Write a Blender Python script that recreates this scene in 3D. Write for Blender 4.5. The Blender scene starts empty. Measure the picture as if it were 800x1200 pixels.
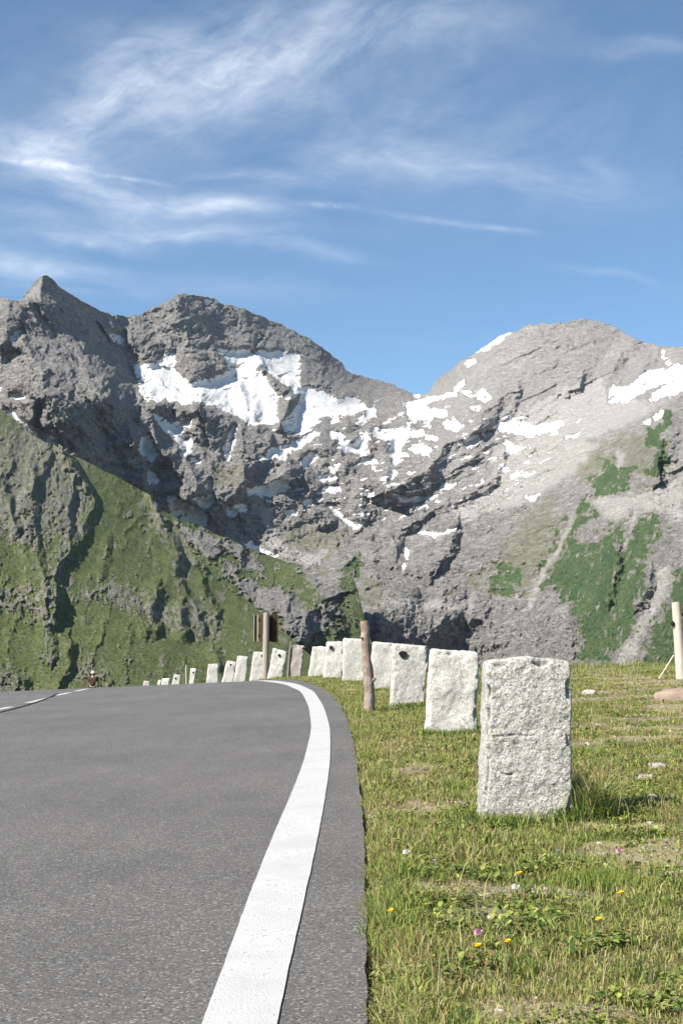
import bpy, bmesh, math, random
import numpy as np
from mathutils import Vector, noise as mnoise
random.seed(7)
RNG = np.random.default_rng(11)
S = bpy.context.scene
C = S.collection
H = 0.75                       # camera height, m
PITCH = math.atan(0.1)
CP, SP = math.cos(PITCH), math.sin(PITCH)

# ------------------------------------------------------------------ helpers
def ray(px, py):
    x = (px - 400.0) / 1500.0
    y = (600.0 - py) / 1500.0
    return x, CP - y * SP, SP + y * CP

def tag(o, label=None, cat=None, group=None, kind=None):
    if label: o['label'] = label
    if cat: o['category'] = cat
    if group: o['group'] = group
    if kind: o['kind'] = kind
    return o

def mesh_np(name, V, F, mat=None, parent=None, smooth=True, col=None, colname='col'):
    """V (n,3) array; F list of arrays of faces (each array (m,k))."""
    me = bpy.data.meshes.new(name)
    V = np.asarray(V, dtype=np.float32)
    me.vertices.add(len(V)); me.vertices.foreach_set('co', V.ravel())
    F = [np.asarray(f, dtype=np.int32) for f in F if len(f)]
    idx = np.concatenate([f.ravel() for f in F])
    tot = np.concatenate([np.full(len(f), f.shape[1], dtype=np.int32) for f in F])
    start = np.concatenate([[0], np.cumsum(tot)[:-1]]).astype(np.int32)
    me.loops.add(len(idx)); me.loops.foreach_set('vertex_index', idx)
    me.polygons.add(len(tot)); me.polygons.foreach_set('loop_start', start)
    me.polygons.foreach_set('loop_total', tot)
    me.polygons.foreach_set('use_smooth', np.full(len(tot), smooth))
    me.update(calc_edges=True)
    if col is not None:
        a = me.color_attributes.new(colname, 'FLOAT_COLOR', 'POINT')
        c = np.ones((len(V), 4), dtype=np.float32); c[:, :col.shape[1]] = col
        a.data.foreach_set('color', c.ravel())
    if mat: me.materials.append(mat)
    o = bpy.data.objects.new(name, me); C.objects.link(o)
    if parent is not None: o.parent = parent
    return o

def grid_faces(nr, nc):
    i = np.arange(nr * nc).reshape(nr, nc)
    return np.stack([i[:-1, :-1], i[:-1, 1:], i[1:, 1:], i[1:, :-1]], -1).reshape(-1, 4)

_rs = np.random.default_rng(3)
_perm = _rs.permutation(4096)
_ang = _rs.random(4096) * 2 * np.pi
_gx, _gy = np.cos(_ang).astype(np.float32), np.sin(_ang).astype(np.float32)
def perlin(x, y, seed=0):
    x = np.asarray(x, dtype=np.float64) + seed * 17.37; y = np.asarray(y, dtype=np.float64) + seed * 5.91
    xi = np.floor(x).astype(np.int64); yi = np.floor(y).astype(np.int64)
    xf = x - xi; yf = y - yi
    u = xf * xf * xf * (xf * (xf * 6 - 15) + 10); v = yf * yf * yf * (yf * (yf * 6 - 15) + 10)
    def g(ix, iy, fx, fy):
        h = _perm[(_perm[ix & 4095] + iy) & 4095]
        return _gx[h] * fx + _gy[h] * fy
    a = g(xi, yi, xf, yf); b = g(xi + 1, yi, xf - 1, yf)
    c = g(xi, yi + 1, xf, yf - 1); d = g(xi + 1, yi + 1, xf - 1, yf - 1)
    return ((a + (b - a) * u) + ((c + (d - c) * u) - (a + (b - a) * u)) * v) * 1.5
def fbm(x, y, o=5, g=.5, seed=0):
    s = 0; a = 1; f = 1
    for k in range(o):
        s = s + a * perlin(x * f, y * f, seed + k); a *= g; f *= 2.03
    return s
def ridged(x, y, o=6, g=.55, seed=0):
    s = 0; a = 1; f = 1; w = 1
    for k in range(o):
        n = 1 - np.abs(perlin(x * f, y * f, seed + k)) * 1.6
        n = np.clip(n, 0, 1) ** 2 * w
        s = s + a * n; w = np.clip(n * 1.6, 0.15, 1); a *= g; f *= 2.07
    return s
def crag(x, y, seed=0, k=1.0, tilt=.9):
    """height of the tallest of many randomly tilted rock teeth: flat facets meeting in creases"""
    xi = np.floor(x).astype(np.int64); yi = np.floor(y).astype(np.int64)
    best = np.full(np.shape(x), -9.)
    for di in (-1, 0, 1):
        for dj in (-1, 0, 1):
            cx = xi + di; cy = yi + dj
            h = _perm[(_perm[(cx + seed * 131) & 4095] + cy + seed * 57) & 4095]; h2 = _perm[(h + 911) & 4095]; h3 = _perm[(h2 + 77) & 4095]; h4 = _perm[(h3 + 505) & 4095]
            dx = x - (cx + h / 4096.); dy = y - (cy + h2 / 4096.)
            v = h3 / 4096. * .7 - k * np.maximum(np.abs(dx * .8 + dy * .6), np.abs(dy * .8 - dx * .6)) + tilt * (_gx[h4] * dx + _gy[h4] * dy)
            best = np.maximum(best, v)
    return best
def crags(x, y, o=4, g=.5, seed=0):
    s = 0; a = 1; f = 1
    for i in range(o): s = s + a * crag(x * f, y * f, seed + i); a *= g; f *= 2.3
    return s
def sstep(a, b, x):
    t = np.clip((x - a) / (b - a), 0, 1); return t * t * (3 - 2 * t)

# node helper ----------------------------------------------------------------
class NT:
    def __init__(s, tree): s.t = tree; s.n = tree.nodes; s.l = tree.links
    def new(s, typ, **kw):
        n = s.n.new(typ)
        for k, v in kw.items(): setattr(n, k, v)
        return n
    def put(s, sock, v):
        if v is None: return
        if isinstance(v, bpy.types.NodeSocket): s.l.new(v, sock)
        else:
            try: sock.default_value = v
            except Exception: sock.default_value = (*v, 1.0)
    def m(s, op, a, b=None, c=None, clamp=False):
        n = s.new('ShaderNodeMath', operation=op); n.use_clamp = clamp
        s.put(n.inputs[0], a); s.put(n.inputs[1], b); s.put(n.inputs[2], c)
        return n.outputs[0]
    def mix(s, f, a, b, blend='MIX'):
        n = s.new('ShaderNodeMix', data_type='RGBA', blend_type=blend)
        s.put(n.inputs[0], f)
        for sk, v in ((n.inputs[6], a), (n.inputs[7], b)):
            if isinstance(v, bpy.types.NodeSocket): s.l.new(v, sk)
            else: sk.default_value = (*v[:3], 1)
        return n.outputs[2]
    def noise(s, vec, scale, detail=4, rough=.55, dist=0, out=0):
        n = s.new('ShaderNodeTexNoise'); s.put(n.inputs['Vector'], vec)
        n.inputs['Scale'].default_value = scale; n.inputs['Detail'].default_value = detail
        n.inputs['Roughness'].default_value = rough; n.inputs['Distortion'].default_value = dist
        return n.outputs[out]
    def vor(s, vec, scale, feature='F1', out='Distance'):
        n = s.new('ShaderNodeTexVoronoi', feature=feature); s.put(n.inputs['Vector'], vec)
        n.inputs['Scale'].default_value = scale
        return n.outputs[out]
    def ramp(s, v, a, b, lo=0., hi=1.):
        n = s.new('ShaderNodeMapRange'); s.put(n.inputs[0], v)
        n.inputs[1].default_value = a; n.inputs[2].default_value = b
        n.inputs[3].default_value = lo; n.inputs[4].default_value = hi
        return n.outputs[0]
    def mapping(s, vec, scale=(1, 1, 1), rot=(0, 0, 0), loc=(0, 0, 0)):
        n = s.new('ShaderNodeMapping'); s.put(n.inputs[0], vec)
        n.inputs[1].default_value = loc; n.inputs[2].default_value = rot; n.inputs[3].default_value = scale
        return n.outputs[0]
    def bump(s, h, strength, dist, normal=None):
        n = s.new('ShaderNodeBump'); s.put(n.inputs['Height'], h)
        n.inputs['Strength'].default_value = strength; n.inputs['Distance'].default_value = dist
        if normal is not None: s.l.new(normal, n.inputs['Normal'])
        return n.outputs[0]
def material(name, rough=.9, spec=.2):
    m = bpy.data.materials.new(name); m.use_nodes = True
    nt = NT(m.node_tree); b = m.node_tree.nodes['Principled BSDF']
    b.inputs['Roughness'].default_value = rough
    b.inputs['Specular IOR Level'].default_value = spec
    return m, nt, b
def geo_pos(nt): return nt.new('ShaderNodeNewGeometry').outputs['Position']
def obj_co(nt): return nt.new('ShaderNodeTexCoord').outputs['Object']
def attr(nt, name):
    a = nt.new('ShaderNodeAttribute', attribute_name=name)
    sp = nt.new('ShaderNodeSeparateColor'); nt.l.new(a.outputs['Color'], sp.inputs[0])
    return a.outputs['Color'], sp.outputs[0], sp.outputs[1], sp.outputs[2]
def plain(name, color, rough=.8, var=.25, scale=8., bump=0.):
    m, nt, b = material(name, rough)
    p = obj_co(nt); n = nt.noise(p, scale, 5, .6)
    f = nt.ramp(n, .3, .7)
    nt.put(b.inputs['Base Color'], nt.mix(f, tuple(c * (1 - var) for c in color), tuple(min(1, c * (1 + var)) for c in color)))
    if bump: nt.put(b.inputs['Normal'], nt.bump(n, .6, bump))
    return m

# ------------------------------------------------------------------ world, sun, camera
SUN_AZ, SUN_EL = math.radians(35), math.radians(42)    # from the left (-X), turned towards the back (-Y)
sun_dir = Vector((-math.cos(SUN_EL) * math.cos(SUN_AZ), -math.cos(SUN_EL) * math.sin(SUN_AZ), math.sin(SUN_EL)))
sl = bpy.data.lights.new('sun', 'SUN'); sl.energy = 5.0; sl.angle = math.radians(.5); sl.color = (1, .955, .89)
so = bpy.data.objects.new('sun', sl); C.objects.link(so)
so.rotation_euler = (-sun_dir).to_track_quat('-Z', 'Y').to_euler()
cam = bpy.data.cameras.new('camera'); cam.sensor_fit = 'VERTICAL'; cam.sensor_height = 36; cam.sensor_width = 24
cam.lens = 45; cam.clip_start = .05; cam.clip_end = 60000
co = bpy.data.objects.new('camera', cam); C.objects.link(co); co.location = (0, 0, H)
co.rotation_euler = (math.radians(90) + PITCH, 0, 0); S.camera = co
S.view_settings.view_transform = 'Standard'; S.view_settings.look = 'None'
S.view_settings.exposure = .85; S.view_settings.gamma = 1

W = bpy.data.worlds.new('World'); S.world = W; W.use_nodes = True
nt = NT(W.node_tree); bg = W.node_tree.nodes['Background']
sky = nt.new('ShaderNodeTexSky', sky_type='NISHITA'); sky.sun_disc = False
sky.sun_elevation = SUN_EL; sky.sun_rotation = math.atan2(sun_dir.x, sun_dir.y)
sky.altitude = 2500; sky.air_density = 1.0; sky.dust_density = .5; sky.ozone_density = 1.6
gen = nt.new('ShaderNodeTexCoord').outputs['Generated']
sep = nt.new('ShaderNodeSeparateXYZ'); nt.l.new(gen, sep.inputs[0])
dx, dy, dz = sep.outputs
dyc = nt.m('MAXIMUM', dy, .05)
U = nt.m('DIVIDE', dx, dyc); Vv = nt.m('DIVIDE', dz, dyc)
cb = nt.new('ShaderNodeCombineXYZ'); nt.put(cb.inputs[0], U); nt.put(cb.inputs[1], Vv); uv = cb.outputs[0]
def uvof(px, py):
    d = ray(px, py); return d[0] / d[1], d[2] / d[1]
warp = nt.noise(uv, 7, 3, .5, 0, 1)
wv = nt.new('ShaderNodeVectorMath', operation='MULTIPLY_ADD'); nt.l.new(warp, wv.inputs[0])
wv.inputs[1].default_value = (.05, .05, 0); nt.l.new(uv, wv.inputs[2])
uvw = wv.outputs[0]
def blob(px, py, ax, ay, ang, vec=uv):
    """soft ellipse on the sky, half axes ax, ay in pixels of the photo"""
    u0, v0 = uvof(px, py)
    mp = nt.new('ShaderNodeMapping', vector_type='TEXTURE'); nt.l.new(vec, mp.inputs[0])
    mp.inputs[1].default_value = (u0, v0, 0); mp.inputs[2].default_value = (0, 0, math.radians(ang))
    mp.inputs[3].default_value = (ax / 1500, ay / 1500, 1)
    ln = nt.new('ShaderNodeVectorMath', operation='LENGTH'); nt.l.new(mp.outputs[0], ln.inputs[0])
    r2 = nt.m('MULTIPLY', ln.outputs['Value'], ln.outputs['Value'])
    return nt.m('EXPONENT', nt.m('MULTIPLY', r2, -1.0))
def streak(ang, sx, sy, detail=6, lo=.45, hi=.75, scale=1.0, dist=.6, loc=(0, 0, 0)):
    mp = nt.mapping(uvw, (1, 1, 1), (0, 0, math.radians(-ang)), loc)
    mp2 = nt.mapping(mp, (sx, sy, 1))
    n = nt.noise(mp2, scale, detail, .62, dist)
    return nt.ramp(n, lo, hi)
clouds = []
stA = streak(30, 9, 20, 7, .30, .80, dist=.35); stB = streak(-4, 5, 30, 6, .34, .78, dist=.3, loc=(1, 2, 0)); stC = streak(-20, 7, 24, 6, .32, .80, dist=.35, loc=(3, 1, 0))
fib = nt.ramp(nt.noise(nt.mapping(uvw, (26, 60, 1), (0, 0, math.radians(-12))), 1.0, 7, .7, .4), .25, .75, .45, 1.15)
for (b, s, k) in [
    (blob(260, 60, 210, 55, 20, uvw), stA, .50), (blob(410, 2, 260, 42, 4, uvw), stA, .52), (blob(165, 85, 60, 36, 35, uvw), stA, .42), (blob(225, 45, 160, 60, 25, uvw), stC, .30),
    (blob(85, 140, 80, 30, -16, uvw), stC, .62), (blob(130, 180, 130, 34, -20, uvw), stC, .42),
    (blob(345, 180, 80, 12, -6, uvw), stB, .85), (blob(285, 205, 90, 13, -8, uvw), stC, .85), (blob(215, 200, 120, 30, -14, uvw), stC, .25),
    (blob(210, 240, 150, 11, 0, uvw), stB, .80), (blob(40, 272, 120, 17, -3, uvw), stB, .85), (blob(180, 300, 230, 14, -2, uvw), stB, .35), (blob(90, 222, 140, 18, -10, uvw), stB, .30),
    (blob(380, 262, 70, 10, -6, uvw), stB, .70), (blob(620, 163, 190, 24, -9, uvw), stB, .40), (blob(480, 150, 160, 30, 10, uvw), stC, .25), (blob(745, 155, 26, 9, -40, uvw), stC, .45),
    (blob(745, 278, 70, 6, -10, uvw), stB, .22), (blob(780, 20, 70, 12, -2, uvw), stB, .35), (blob(560, 90, 330, 90, -8, uvw), stA, .17),
    (blob(330, 120, 300, 90, -12, uvw), stA, .22), (blob(520, 362, 60, 5, 0, uvw), stB, .06)]:
    clouds.append(nt.m('MULTIPLY', nt.m('MULTIPLY', nt.m('MULTIPLY', b, s), fib), k * .96))
wv2 = nt.new('ShaderNodeVectorMath', operation='MULTIPLY_ADD'); nt.l.new(warp, wv2.inputs[0]); wv2.inputs[1].default_value = (.008, .008, 0); nt.l.new(uv, wv2.inputs[2]); uvs = wv2.outputs[0]
cn = nt.ramp(nt.noise(nt.mapping(uvw, (70, 90, 1)), 1.4, 4, .7), .3, .68, .15, 1)
for (x0, y0, ax, ay, an, k) in [(60, 186, 60, 4.5, -5, .42), (150, 202, 60, 3, -9, .30), (530, 254, 90, 4, -8, .17), (390, 236, 34, 4, -2, .26), (600, 263, 30, 3, -3, .2)]:
    clouds.append(nt.m('MULTIPLY', nt.m('MULTIPLY', blob(x0, y0, ax, ay, an, uvs), cn), k))
tot = clouds[0]
for c in clouds[1:]: tot = nt.m('ADD', tot, c)
tot = nt.m('MULTIPLY', nt.m('MINIMUM', tot, .85), nt.ramp(dy, .05, .2))
tint = nt.mix(1.0, sky.outputs[0], (.80, .97, .98), 'MULTIPLY')
final = nt.mix(tot, tint, (6.4, 6.8, 7.4))
W.cycles.sampling_method = 'MANUAL'; W.cycles.sample_map_resolution = 256
nt.put(bg.inputs[0], final); bg.inputs[1].default_value = .080

# ------------------------------------------------------------------ mountains
def Z(k, pts):
    ox, oy = {0: (0, 320), 1: (0, 320), 2: (150, 380), 3: (300, 420), 4: (450, 420), 5: (600, 370), 6: (200, 580), 7: (400, 600), 8: (0, 500)}[k]
    if k == 0: return list(pts)
    return [(ox + x / 4, oy + y / 4) for x, y in pts]
def seg_dist(X, Y, pts, pad):
    """distance and side (+1 right) to a polyline, far from it = inf"""
    P = np.array(pts, float)
    D = np.full(X.shape, 1e9); side = np.ones(X.shape); T = np.zeros(X.shape)
    x0, y0 = P.min(0) - pad; x1, y1 = P.max(0) + pad
    ok = (X > x0) & (X < x1) & (Y > y0) & (Y < y1)
    x = X[ok]; y = Y[ok]; d = np.full(x.shape, 1e9); s = np.ones(x.shape); tt = np.zeros(x.shape)
    n = len(P) - 1
    for i in range(n):
        ax, ay = P[i]; bx, by = P[i + 1]; ex, ey = bx - ax, by - ay; L = ex * ex + ey * ey + 1e-9
        t = np.clip(((x - ax) * ex + (y - ay) * ey) / L, 0, 1)
        q = np.hypot(x - ax - t * ex, y - ay - t * ey)
        cr = ex * (y - ay) - ey * (x - ax)
        k = q < d
        d[k] = q[k]; s[k] = np.where(cr[k] < 0, 1, -1); tt[k] = (i + t[k]) / n
    D[ok] = d; side[ok] = s; T[ok] = tt
    return D, side, T
def poly_sd(X, Y, pts, pad=12):
    """signed distance to a closed polygon, negative inside"""
    P = np.array(pts, float); out = np.full(X.shape, 1e3)
    x0, y0 = P.min(0) - pad; x1, y1 = P.max(0) + pad
    ok = (X > x0) & (X < x1) & (Y > y0) & (Y < y1)
    x = X[ok]; y = Y[ok]
    if not x.size: return out
    d = np.full(x.shape, 1e9); ins = np.zeros(x.shape, bool)
    for i in range(len(P)):
        ax, ay = P[i]; bx, by = P[(i + 1) % len(P)]; ex, ey = bx - ax, by - ay; L = ex * ex + ey * ey + 1e-9
        t = np.clip(((x - ax) * ex + (y - ay) * ey) / L, 0, 1)
        d = np.minimum(d, np.hypot(x - ax - t * ex, y - ay - t * ey))
        if ay != by:
            c = ((ay > y) != (by > y)) & (x < (bx - ax) * (y - ay) / (by - ay) + ax)
            ins ^= c
    out[ok] = np.where(ins, -d, d)
    return out
def rbf(pts, X, Y):
    P = np.array(pts, float); n = len(P)
    def k(r2): return np.where(r2 > 0, .5 * r2 * np.log(np.maximum(r2, 1e-12)), 0)
    px, py = P[:, 0] / 400, P[:, 1] / 400
    K = k((px[:, None] - px) ** 2 + (py[:, None] - py) ** 2) + np.eye(n) * .004
    A = np.zeros((n + 3, n + 3)); A[:n, :n] = K
    Q = np.stack([np.ones(n), px, py], 1); A[:n, n:] = Q; A[n:, :n] = Q.T
    w = np.linalg.solve(A, np.concatenate([P[:, 2], np.zeros(3)]))
    x, y = X / 400, Y / 400
    out = w[n] + w[n + 1] * x + w[n + 2] * y
    for i in range(n): out = out + w[i] * k((x - px[i]) ** 2 + (y - py[i]) ** 2)
    return out
def relief(name, xs, skyline, bottom, rows, depth_fn, mat, label_kind='structure', sky_rough=1.2, back=(60, 400)):
    """A mountain side: a grid whose rows climb from the valley to the skyline and go down behind it."""
    sx, sy = np.array(skyline, float).T
    sk = np.interp(xs, sx, sy) + fbm(xs / 14, xs * 0 + 3.1, 5, .55, 40 + len(name)) * sky_rough * 1.6
    t = np.linspace(0, 1, rows) ** .95
    X = np.repeat(xs[None, :], rows, 0); Y = bottom + (sk[None, :] - bottom) * t[:, None]
    D, mask = depth_fn(X, Y)
    d = ray(X, Y); hz = np.hypot(d[0], d[1])
    # never fold back: along a column the slope keeps away from the viewer
    P = np.stack([d[0] / hz * D, d[1] / hz * D, H + d[2] / hz * D], -1)
    # back side
    top = P[-1]; dirh = np.stack([d[0][-1] / hz[-1], d[1][-1] / hz[-1]], -1)
    ext = []
    for k, (dd, dzz) in enumerate([(25, -12), (110, -85), (400, -330), (1000, -900)]):
        q = top.copy(); q[:, :2] += dirh * dd; q[:, 2] += dzz; ext.append(q)
    bot = P[0]; low = bot.copy(); low[:, :2] -= np.stack([d[0][0] / hz[0], d[1][0] / hz[0]], -1) * 500; low[:, 2] = np.minimum(low[:, 2] - 420, -800)
    allP = np.concatenate([low[None], P, np.stack(ext)], 0)
    M = np.concatenate([mask[:1], mask, np.repeat(mask[-1:], 4, 0)], 0)
    nr, nc = allP.shape[:2]
    F = grid_faces(nr, nc)
    o = mesh_np(name, allP.reshape(-1, 3), [F], mat, smooth=True, col=M.reshape(-1, 3), colname='mask')
    o['kind'] = 'structure'
    return o

def features(X, Y, lst):
    """crests (amp > 0, towards the viewer) and gullies (amp < 0): (points, amp, width left, width right, power)"""
    out = np.zeros(X.shape)
    for pts, amp, wl, wr, pw in lst:
        D, s, T = seg_dist(X, Y, pts, max(wl, wr))
        w = np.where(s > 0, wr, wl)
        h = np.clip(1 - D / w, 0, 1) ** pw
        out += amp * h
    return out

# --- far massif
SKY_FAR = [(-320, 430), (-150, 385), (-60, 350), (-20, 352), (0, 349), (8, 351), (24, 352), (31, 342), (42, 330), (50, 323), (54, 321), (60, 326), (68, 334), (82, 343),
           (95, 352), (118, 364), (148, 372), (165, 368), (185, 358), (199, 350), (208, 345), (216, 343), (222, 345), (235, 346), (250, 350), (262, 355), (285, 362),
           (310, 372), (340, 385), (365, 398), (385, 412), (400, 425), (405, 434), (412, 436), (430, 441), (450, 447), (470, 455), (488, 463), (502, 461), (508, 450), (520, 438), (535, 427),
           (560, 410), (578, 398), (592, 390), (602, 388), (615, 382), (650, 378), (680, 374), (700, 376), (720, 383), (740, 395), (757, 403), (766, 402), (772, 405), (782, 406), (800, 406), (860, 396), (950, 372), (1120, 400)]
DEPTH_FAR = [(-300, 420, 3500), (-60, 345, 3600), (0, 350, 3700), (55, 322, 3900), (100, 355, 4080), (148, 372, 4320), (215, 343, 4600), (300, 368, 5000),
             (370, 402, 5250), (430, 441, 5800), (490, 464, 6300), (520, 437, 5700), (592, 390, 5400), (680, 374, 5500), (755, 402, 5400), (850, 395, 5300), (1100, 400, 5300),
             (0, 450, 3250), (60, 500, 3150), (120, 450, 3420), (150, 500, 3420), (165, 425, 4050), (250, 460, 4200), (330, 450, 4500), (400, 470, 4700),
             (480, 480, 4900), (240, 520, 3700), (300, 560, 3600), (400, 550, 3950), (470, 600, 3800), (550, 480, 4600), (600, 500, 4450),
             (700, 460, 4600), (780, 440, 4650), (650, 430, 4900), (700, 520, 3800), (620, 580, 3700), (780, 500, 3350), (800, 600, 2800),
             (700, 600, 3050), (620, 640, 3250), (520, 640, 3500), (400, 640, 3450), (300, 640, 3350), (200, 600, 3250), (700, 700, 2650),
             (800, 700, 2400), (600, 720, 2950), (450, 712, 2780), (430, 760, 2620), (350, 700, 3050), (520, 800, 2950), (700, 800, 2450), (800, 800, 2200),
             (100, 600, 3000), (0, 600, 2900), (0, 800, 2500), (200, 800, 2700), (350, 800, 2750), (-300, 800, 2500), (1100, 800, 1900), (1100, 600, 2500), (1100, 500, 3000)]
FEAT_FAR = [
    # left peak: crest between its lit left flank and dark right flank
    (Z(1, [(215, 5), (205, 80), (185, 135), (120, 140), (90, 200), (110, 300), (150, 400), (200, 500), (225, 580)]), 150, 80, 75, 1.1),
    (Z(1, [(225, 580), (300, 700), (330, 800)]), 60, 60, 60, 1),
    (Z(1, [(30, 140), (40, 200), (20, 290), (0, 340)]), 60, 22, 14, 1),
    (Z(1, [(530, 330), (600, 420), (640, 520), (650, 600)]), -130, 35, 22, 1),
    (Z(1, [(480, 570), (540, 640), (600, 700), (620, 800)]), 90, 30, 18, 1),
    (Z(1, [(170, 170), (240, 270), (330, 370), (400, 440), (470, 560)]), -28, 7, 9, 1),
    (Z(1, [(280, 140), (370, 260), (450, 360), (520, 430)]), -20, 6, 8, 1),
    (Z(1, [(400, 440), (480, 580), (500, 700)]), 26, 12, 10, 1),
    (Z(1, [(190, 640), (180, 720), (210, 740)]), -60, 10, 10, 1),
    (Z(1, [(0, 640), (60, 690), (130, 760)]), 50, 16, 12, 1),
    # second peak crest
    (Z(0, [(207, 345), (212, 370), (222, 400), (228, 425), (232, 450)]), 150, 75, 80, 1.1),
    (Z(0, [(287, 362), (293, 388), (300, 412)]), 30, 26, 22, 1), (Z(0, [(262, 356), (255, 385), (268, 410)]), -25, 16, 20, 1),
    (Z(2, [(430, 130), (490, 210)]), 30, 14, 8, 1),
    (Z(0, [(148, 372), (147, 400)]), -25, 9, 9, 1),
    # crag islands in the snow
    (Z(2, [(520, 310), (560, 350), (580, 400)]), 60, 18, 9, 1),
    (Z(2, [(610, 200), (690, 290), (770, 320), (740, 420)]), 70, 22, 11, 1), (Z(3, [(100, 120), (180, 150), (130, 280)]), 50, 18, 10, 1),
    (Z(2, [(720, 470), (750, 520)]), 45, 14, 7, 1),
    # buttresses under the snow
    (Z(2, [(0, 370), (60, 370), (110, 480), (150, 570), (200, 640), (250, 720), (260, 800)]), 150, 24, 20, 1.1),
    (Z(2, [(110, 350), (240, 380), (340, 370)]), 50, 16, 10, 1),
    (Z(2, [(340, 370), (330, 440), (320, 520), (360, 640), (370, 800)]), 60, 30, 22, 1),
    (Z(2, [(340, 370), (450, 430), (530, 500), (560, 600), (540, 700), (500, 800)]), 105, 60, 24, 1.1),
    (Z(2, [(250, 560), (300, 680), (330, 800)]), 50, 16, 12, 1),
    (Z(2, [(20, 540), (60, 640), (80, 760)]), 90, 20, 14, 1),
    (Z(2, [(620, 560), (700, 620), (750, 660), (720, 720)]), 70, 22, 10, 1),
    (Z(2, [(600, 500), (680, 590)]), 30, 12, 8, 1),
    # centre slabs
    (Z(3, [(430, 290), (500, 285), (560, 310), (520, 370), (430, 390)]), 70, 22, 11, 1),
    (Z(3, [(200, 440), (220, 480), (200, 520)]), 35, 14, 7, 1), (Z(3, [(300, 390), (400, 420), (380, 500)]), 55, 24, 12, 1),
    (Z(3, [(530, 370), (610, 380), (620, 470), (630, 560)]), 60, 26, 8, 1),
    (Z(3, [(600, 240), (720, 260), (700, 320)]), 40, 22, 10, 1), (Z(3, [(440, 500), (520, 600), (510, 700)]), 50, 24, 10, 1),
    (Z(3, [(150, 540), (230, 560), (270, 600), (250, 660)]), 50, 18, 10, 1), (Z(3, [(100, 650), (200, 670), (330, 740)]), 40, 18, 12, 1),
    (Z(3, [(360, 640), (470, 720), (480, 760)]), 45, 20, 8, 1), (Z(3, [(0, 480), (130, 470), (150, 520), (60, 600)]), 50, 18, 9, 1),
    (Z(3, [(620, 640), (720, 700), (700, 780)]), 40, 20, 10, 1),
    # col side steps
    (Z(4, [(390, 365), (290, 400), (240, 460), (200, 530), (100, 590), (20, 620)]), 150, 40, 17, 1.2),
    (Z(4, [(550, 185), (500, 210), (460, 290), (430, 330)]), 80, 24, 10, 1),
    (Z(4, [(470, 420), (400, 450), (340, 520)]), 50, 16, 12, 1),
    (Z(4, [(510, 570), (420, 620), (330, 670), (240, 710), (150, 760)]), 50, 18, 7, 1),
    (Z(4, [(620, 140), (610, 200), (580, 270)]), 22, 12, 4, 1), (Z(4, [(560, 430), (530, 560)]), 20, 12, 5, 1),
    (Z(4, [(240, 280), (180, 290), (110, 330)]), 30, 14, 7, 1),
    # dome
    (Z(5, [(560, 155), (520, 180), (480, 240), (450, 310)]), 75, 18, 10, 1), (Z(5, [(625, 220), (600, 280), (560, 310)]), 75, 16, 9, 1),
    (Z(5, [(690, 140), (670, 175)]), 30, 8, 6, 1), (Z(5, [(780, 170), (795, 215)]), 25, 9, 7, 1),
    (Z(5, [(350, 95), (290, 80), (250, 120)]), 22, 14, 7, 1),
    (Z(5, [(320, 275), (290, 330), (240, 370)]), 30, 14, 5, 1), (Z(5, [(300, 310), (180, 330)]), 16, 10, 4, 1), (Z(5, [(440, 240), (330, 270)]), 26, 13, 6, 1),
    (Z(5, [(20, 340), (10, 420)]), 20, 10, 5, 1), (Z(5, [(380, 385), (270, 440), (180, 470)]), 14, 12, 4, 1), (Z(5, [(60, 465), (0, 500)]), 14, 10, 4, 1),
    (Z(5, [(760, 310), (640, 350), (560, 400)]), 26, 12, 7, 1), (Z(5, [(700, 385), (620, 420)]), 18, 10, 6, 1), (Z(5, [(600, 440), (550, 465)]), 18, 10, 6, 1),
    (Z(5, [(420, 620), (430, 700)]), 22, 10, 5, 1), (Z(5, [(800, 350), (740, 450), (700, 560), (690, 650)]), 110, 50, 16, 1.2),
    (Z(5, [(300, 710), (230, 780)]), 16, 10, 7, 1),
    # lower centre
    (Z(7, [(130, 120), (230, 115), (245, 160)]), 45, 20, 9, 1), (Z(7, [(520, 110), (500, 170), (470, 230)]), 60, 34, 8, 1),
    (Z(7, [(150, 200), (130, 300)]), 24, 14, 8, 1), (Z(7, [(360, 230), (350, 280)]), 22, 12, 7, 1),
    (Z(7, [(300, 160), (290, 300), (380, 370), (400, 450)]), -25, 18, 18, 1),
    (Z(7, [(470, 500), (455, 560), (400, 600), (380, 640)]), 55, 30, 14, 1), (Z(7, [(530, 470), (600, 500)]), 30, 12, 12, 1),
    (Z(7, [(580, 400), (590, 560)]), -22, 10, 8, 1), (Z(7, [(700, 370), (720, 500)]), -26, 12, 8, 1), (Z(7, [(180, 460), (190, 520), (180, 580)]), 30, 12, 5, 1),
    (Z(7, [(120, 460), (140, 530)]), 22, 10, 5, 1), (Z(7, [(0, 190), (30, 250), (20, 310)]), 50, 20, 8, 1),
    # right green flank
    (Z(0, [(762, 670), (756, 690), (750, 706)]), 32, 16, 8, 1), (Z(0, [(790, 655), (775, 690), (750, 735), (722, 780)]), -16, 22, 26, 1),
    (Z(0, [(722, 640), (716, 680), (712, 705)]), 40, 16, 8, 1), (Z(0, [(668, 590), (650, 640), (628, 690), (612, 715)]), -18, 14, 16, 1),
    (Z(0, [(748, 585), (742, 620), (735, 660)]), -18, 12, 14, 1), (Z(0, [(700, 590), (672, 600), (700, 640)]), 14, 12, 10, 1),
    (Z(0, [(770, 560), (782, 600), (790, 640)]), 25, 20, 12, 1), (Z(0, [(800, 600), (800, 680), (790, 740)]), 50, 30, 30, 1),
]
FEAT_FAR = [(p, a * (1.2 if a > 0 else 1.1), wl, wr * (1.4 if a > 0 else 1), pw) for p, a, wl, wr, pw in FEAT_FAR]
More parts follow.
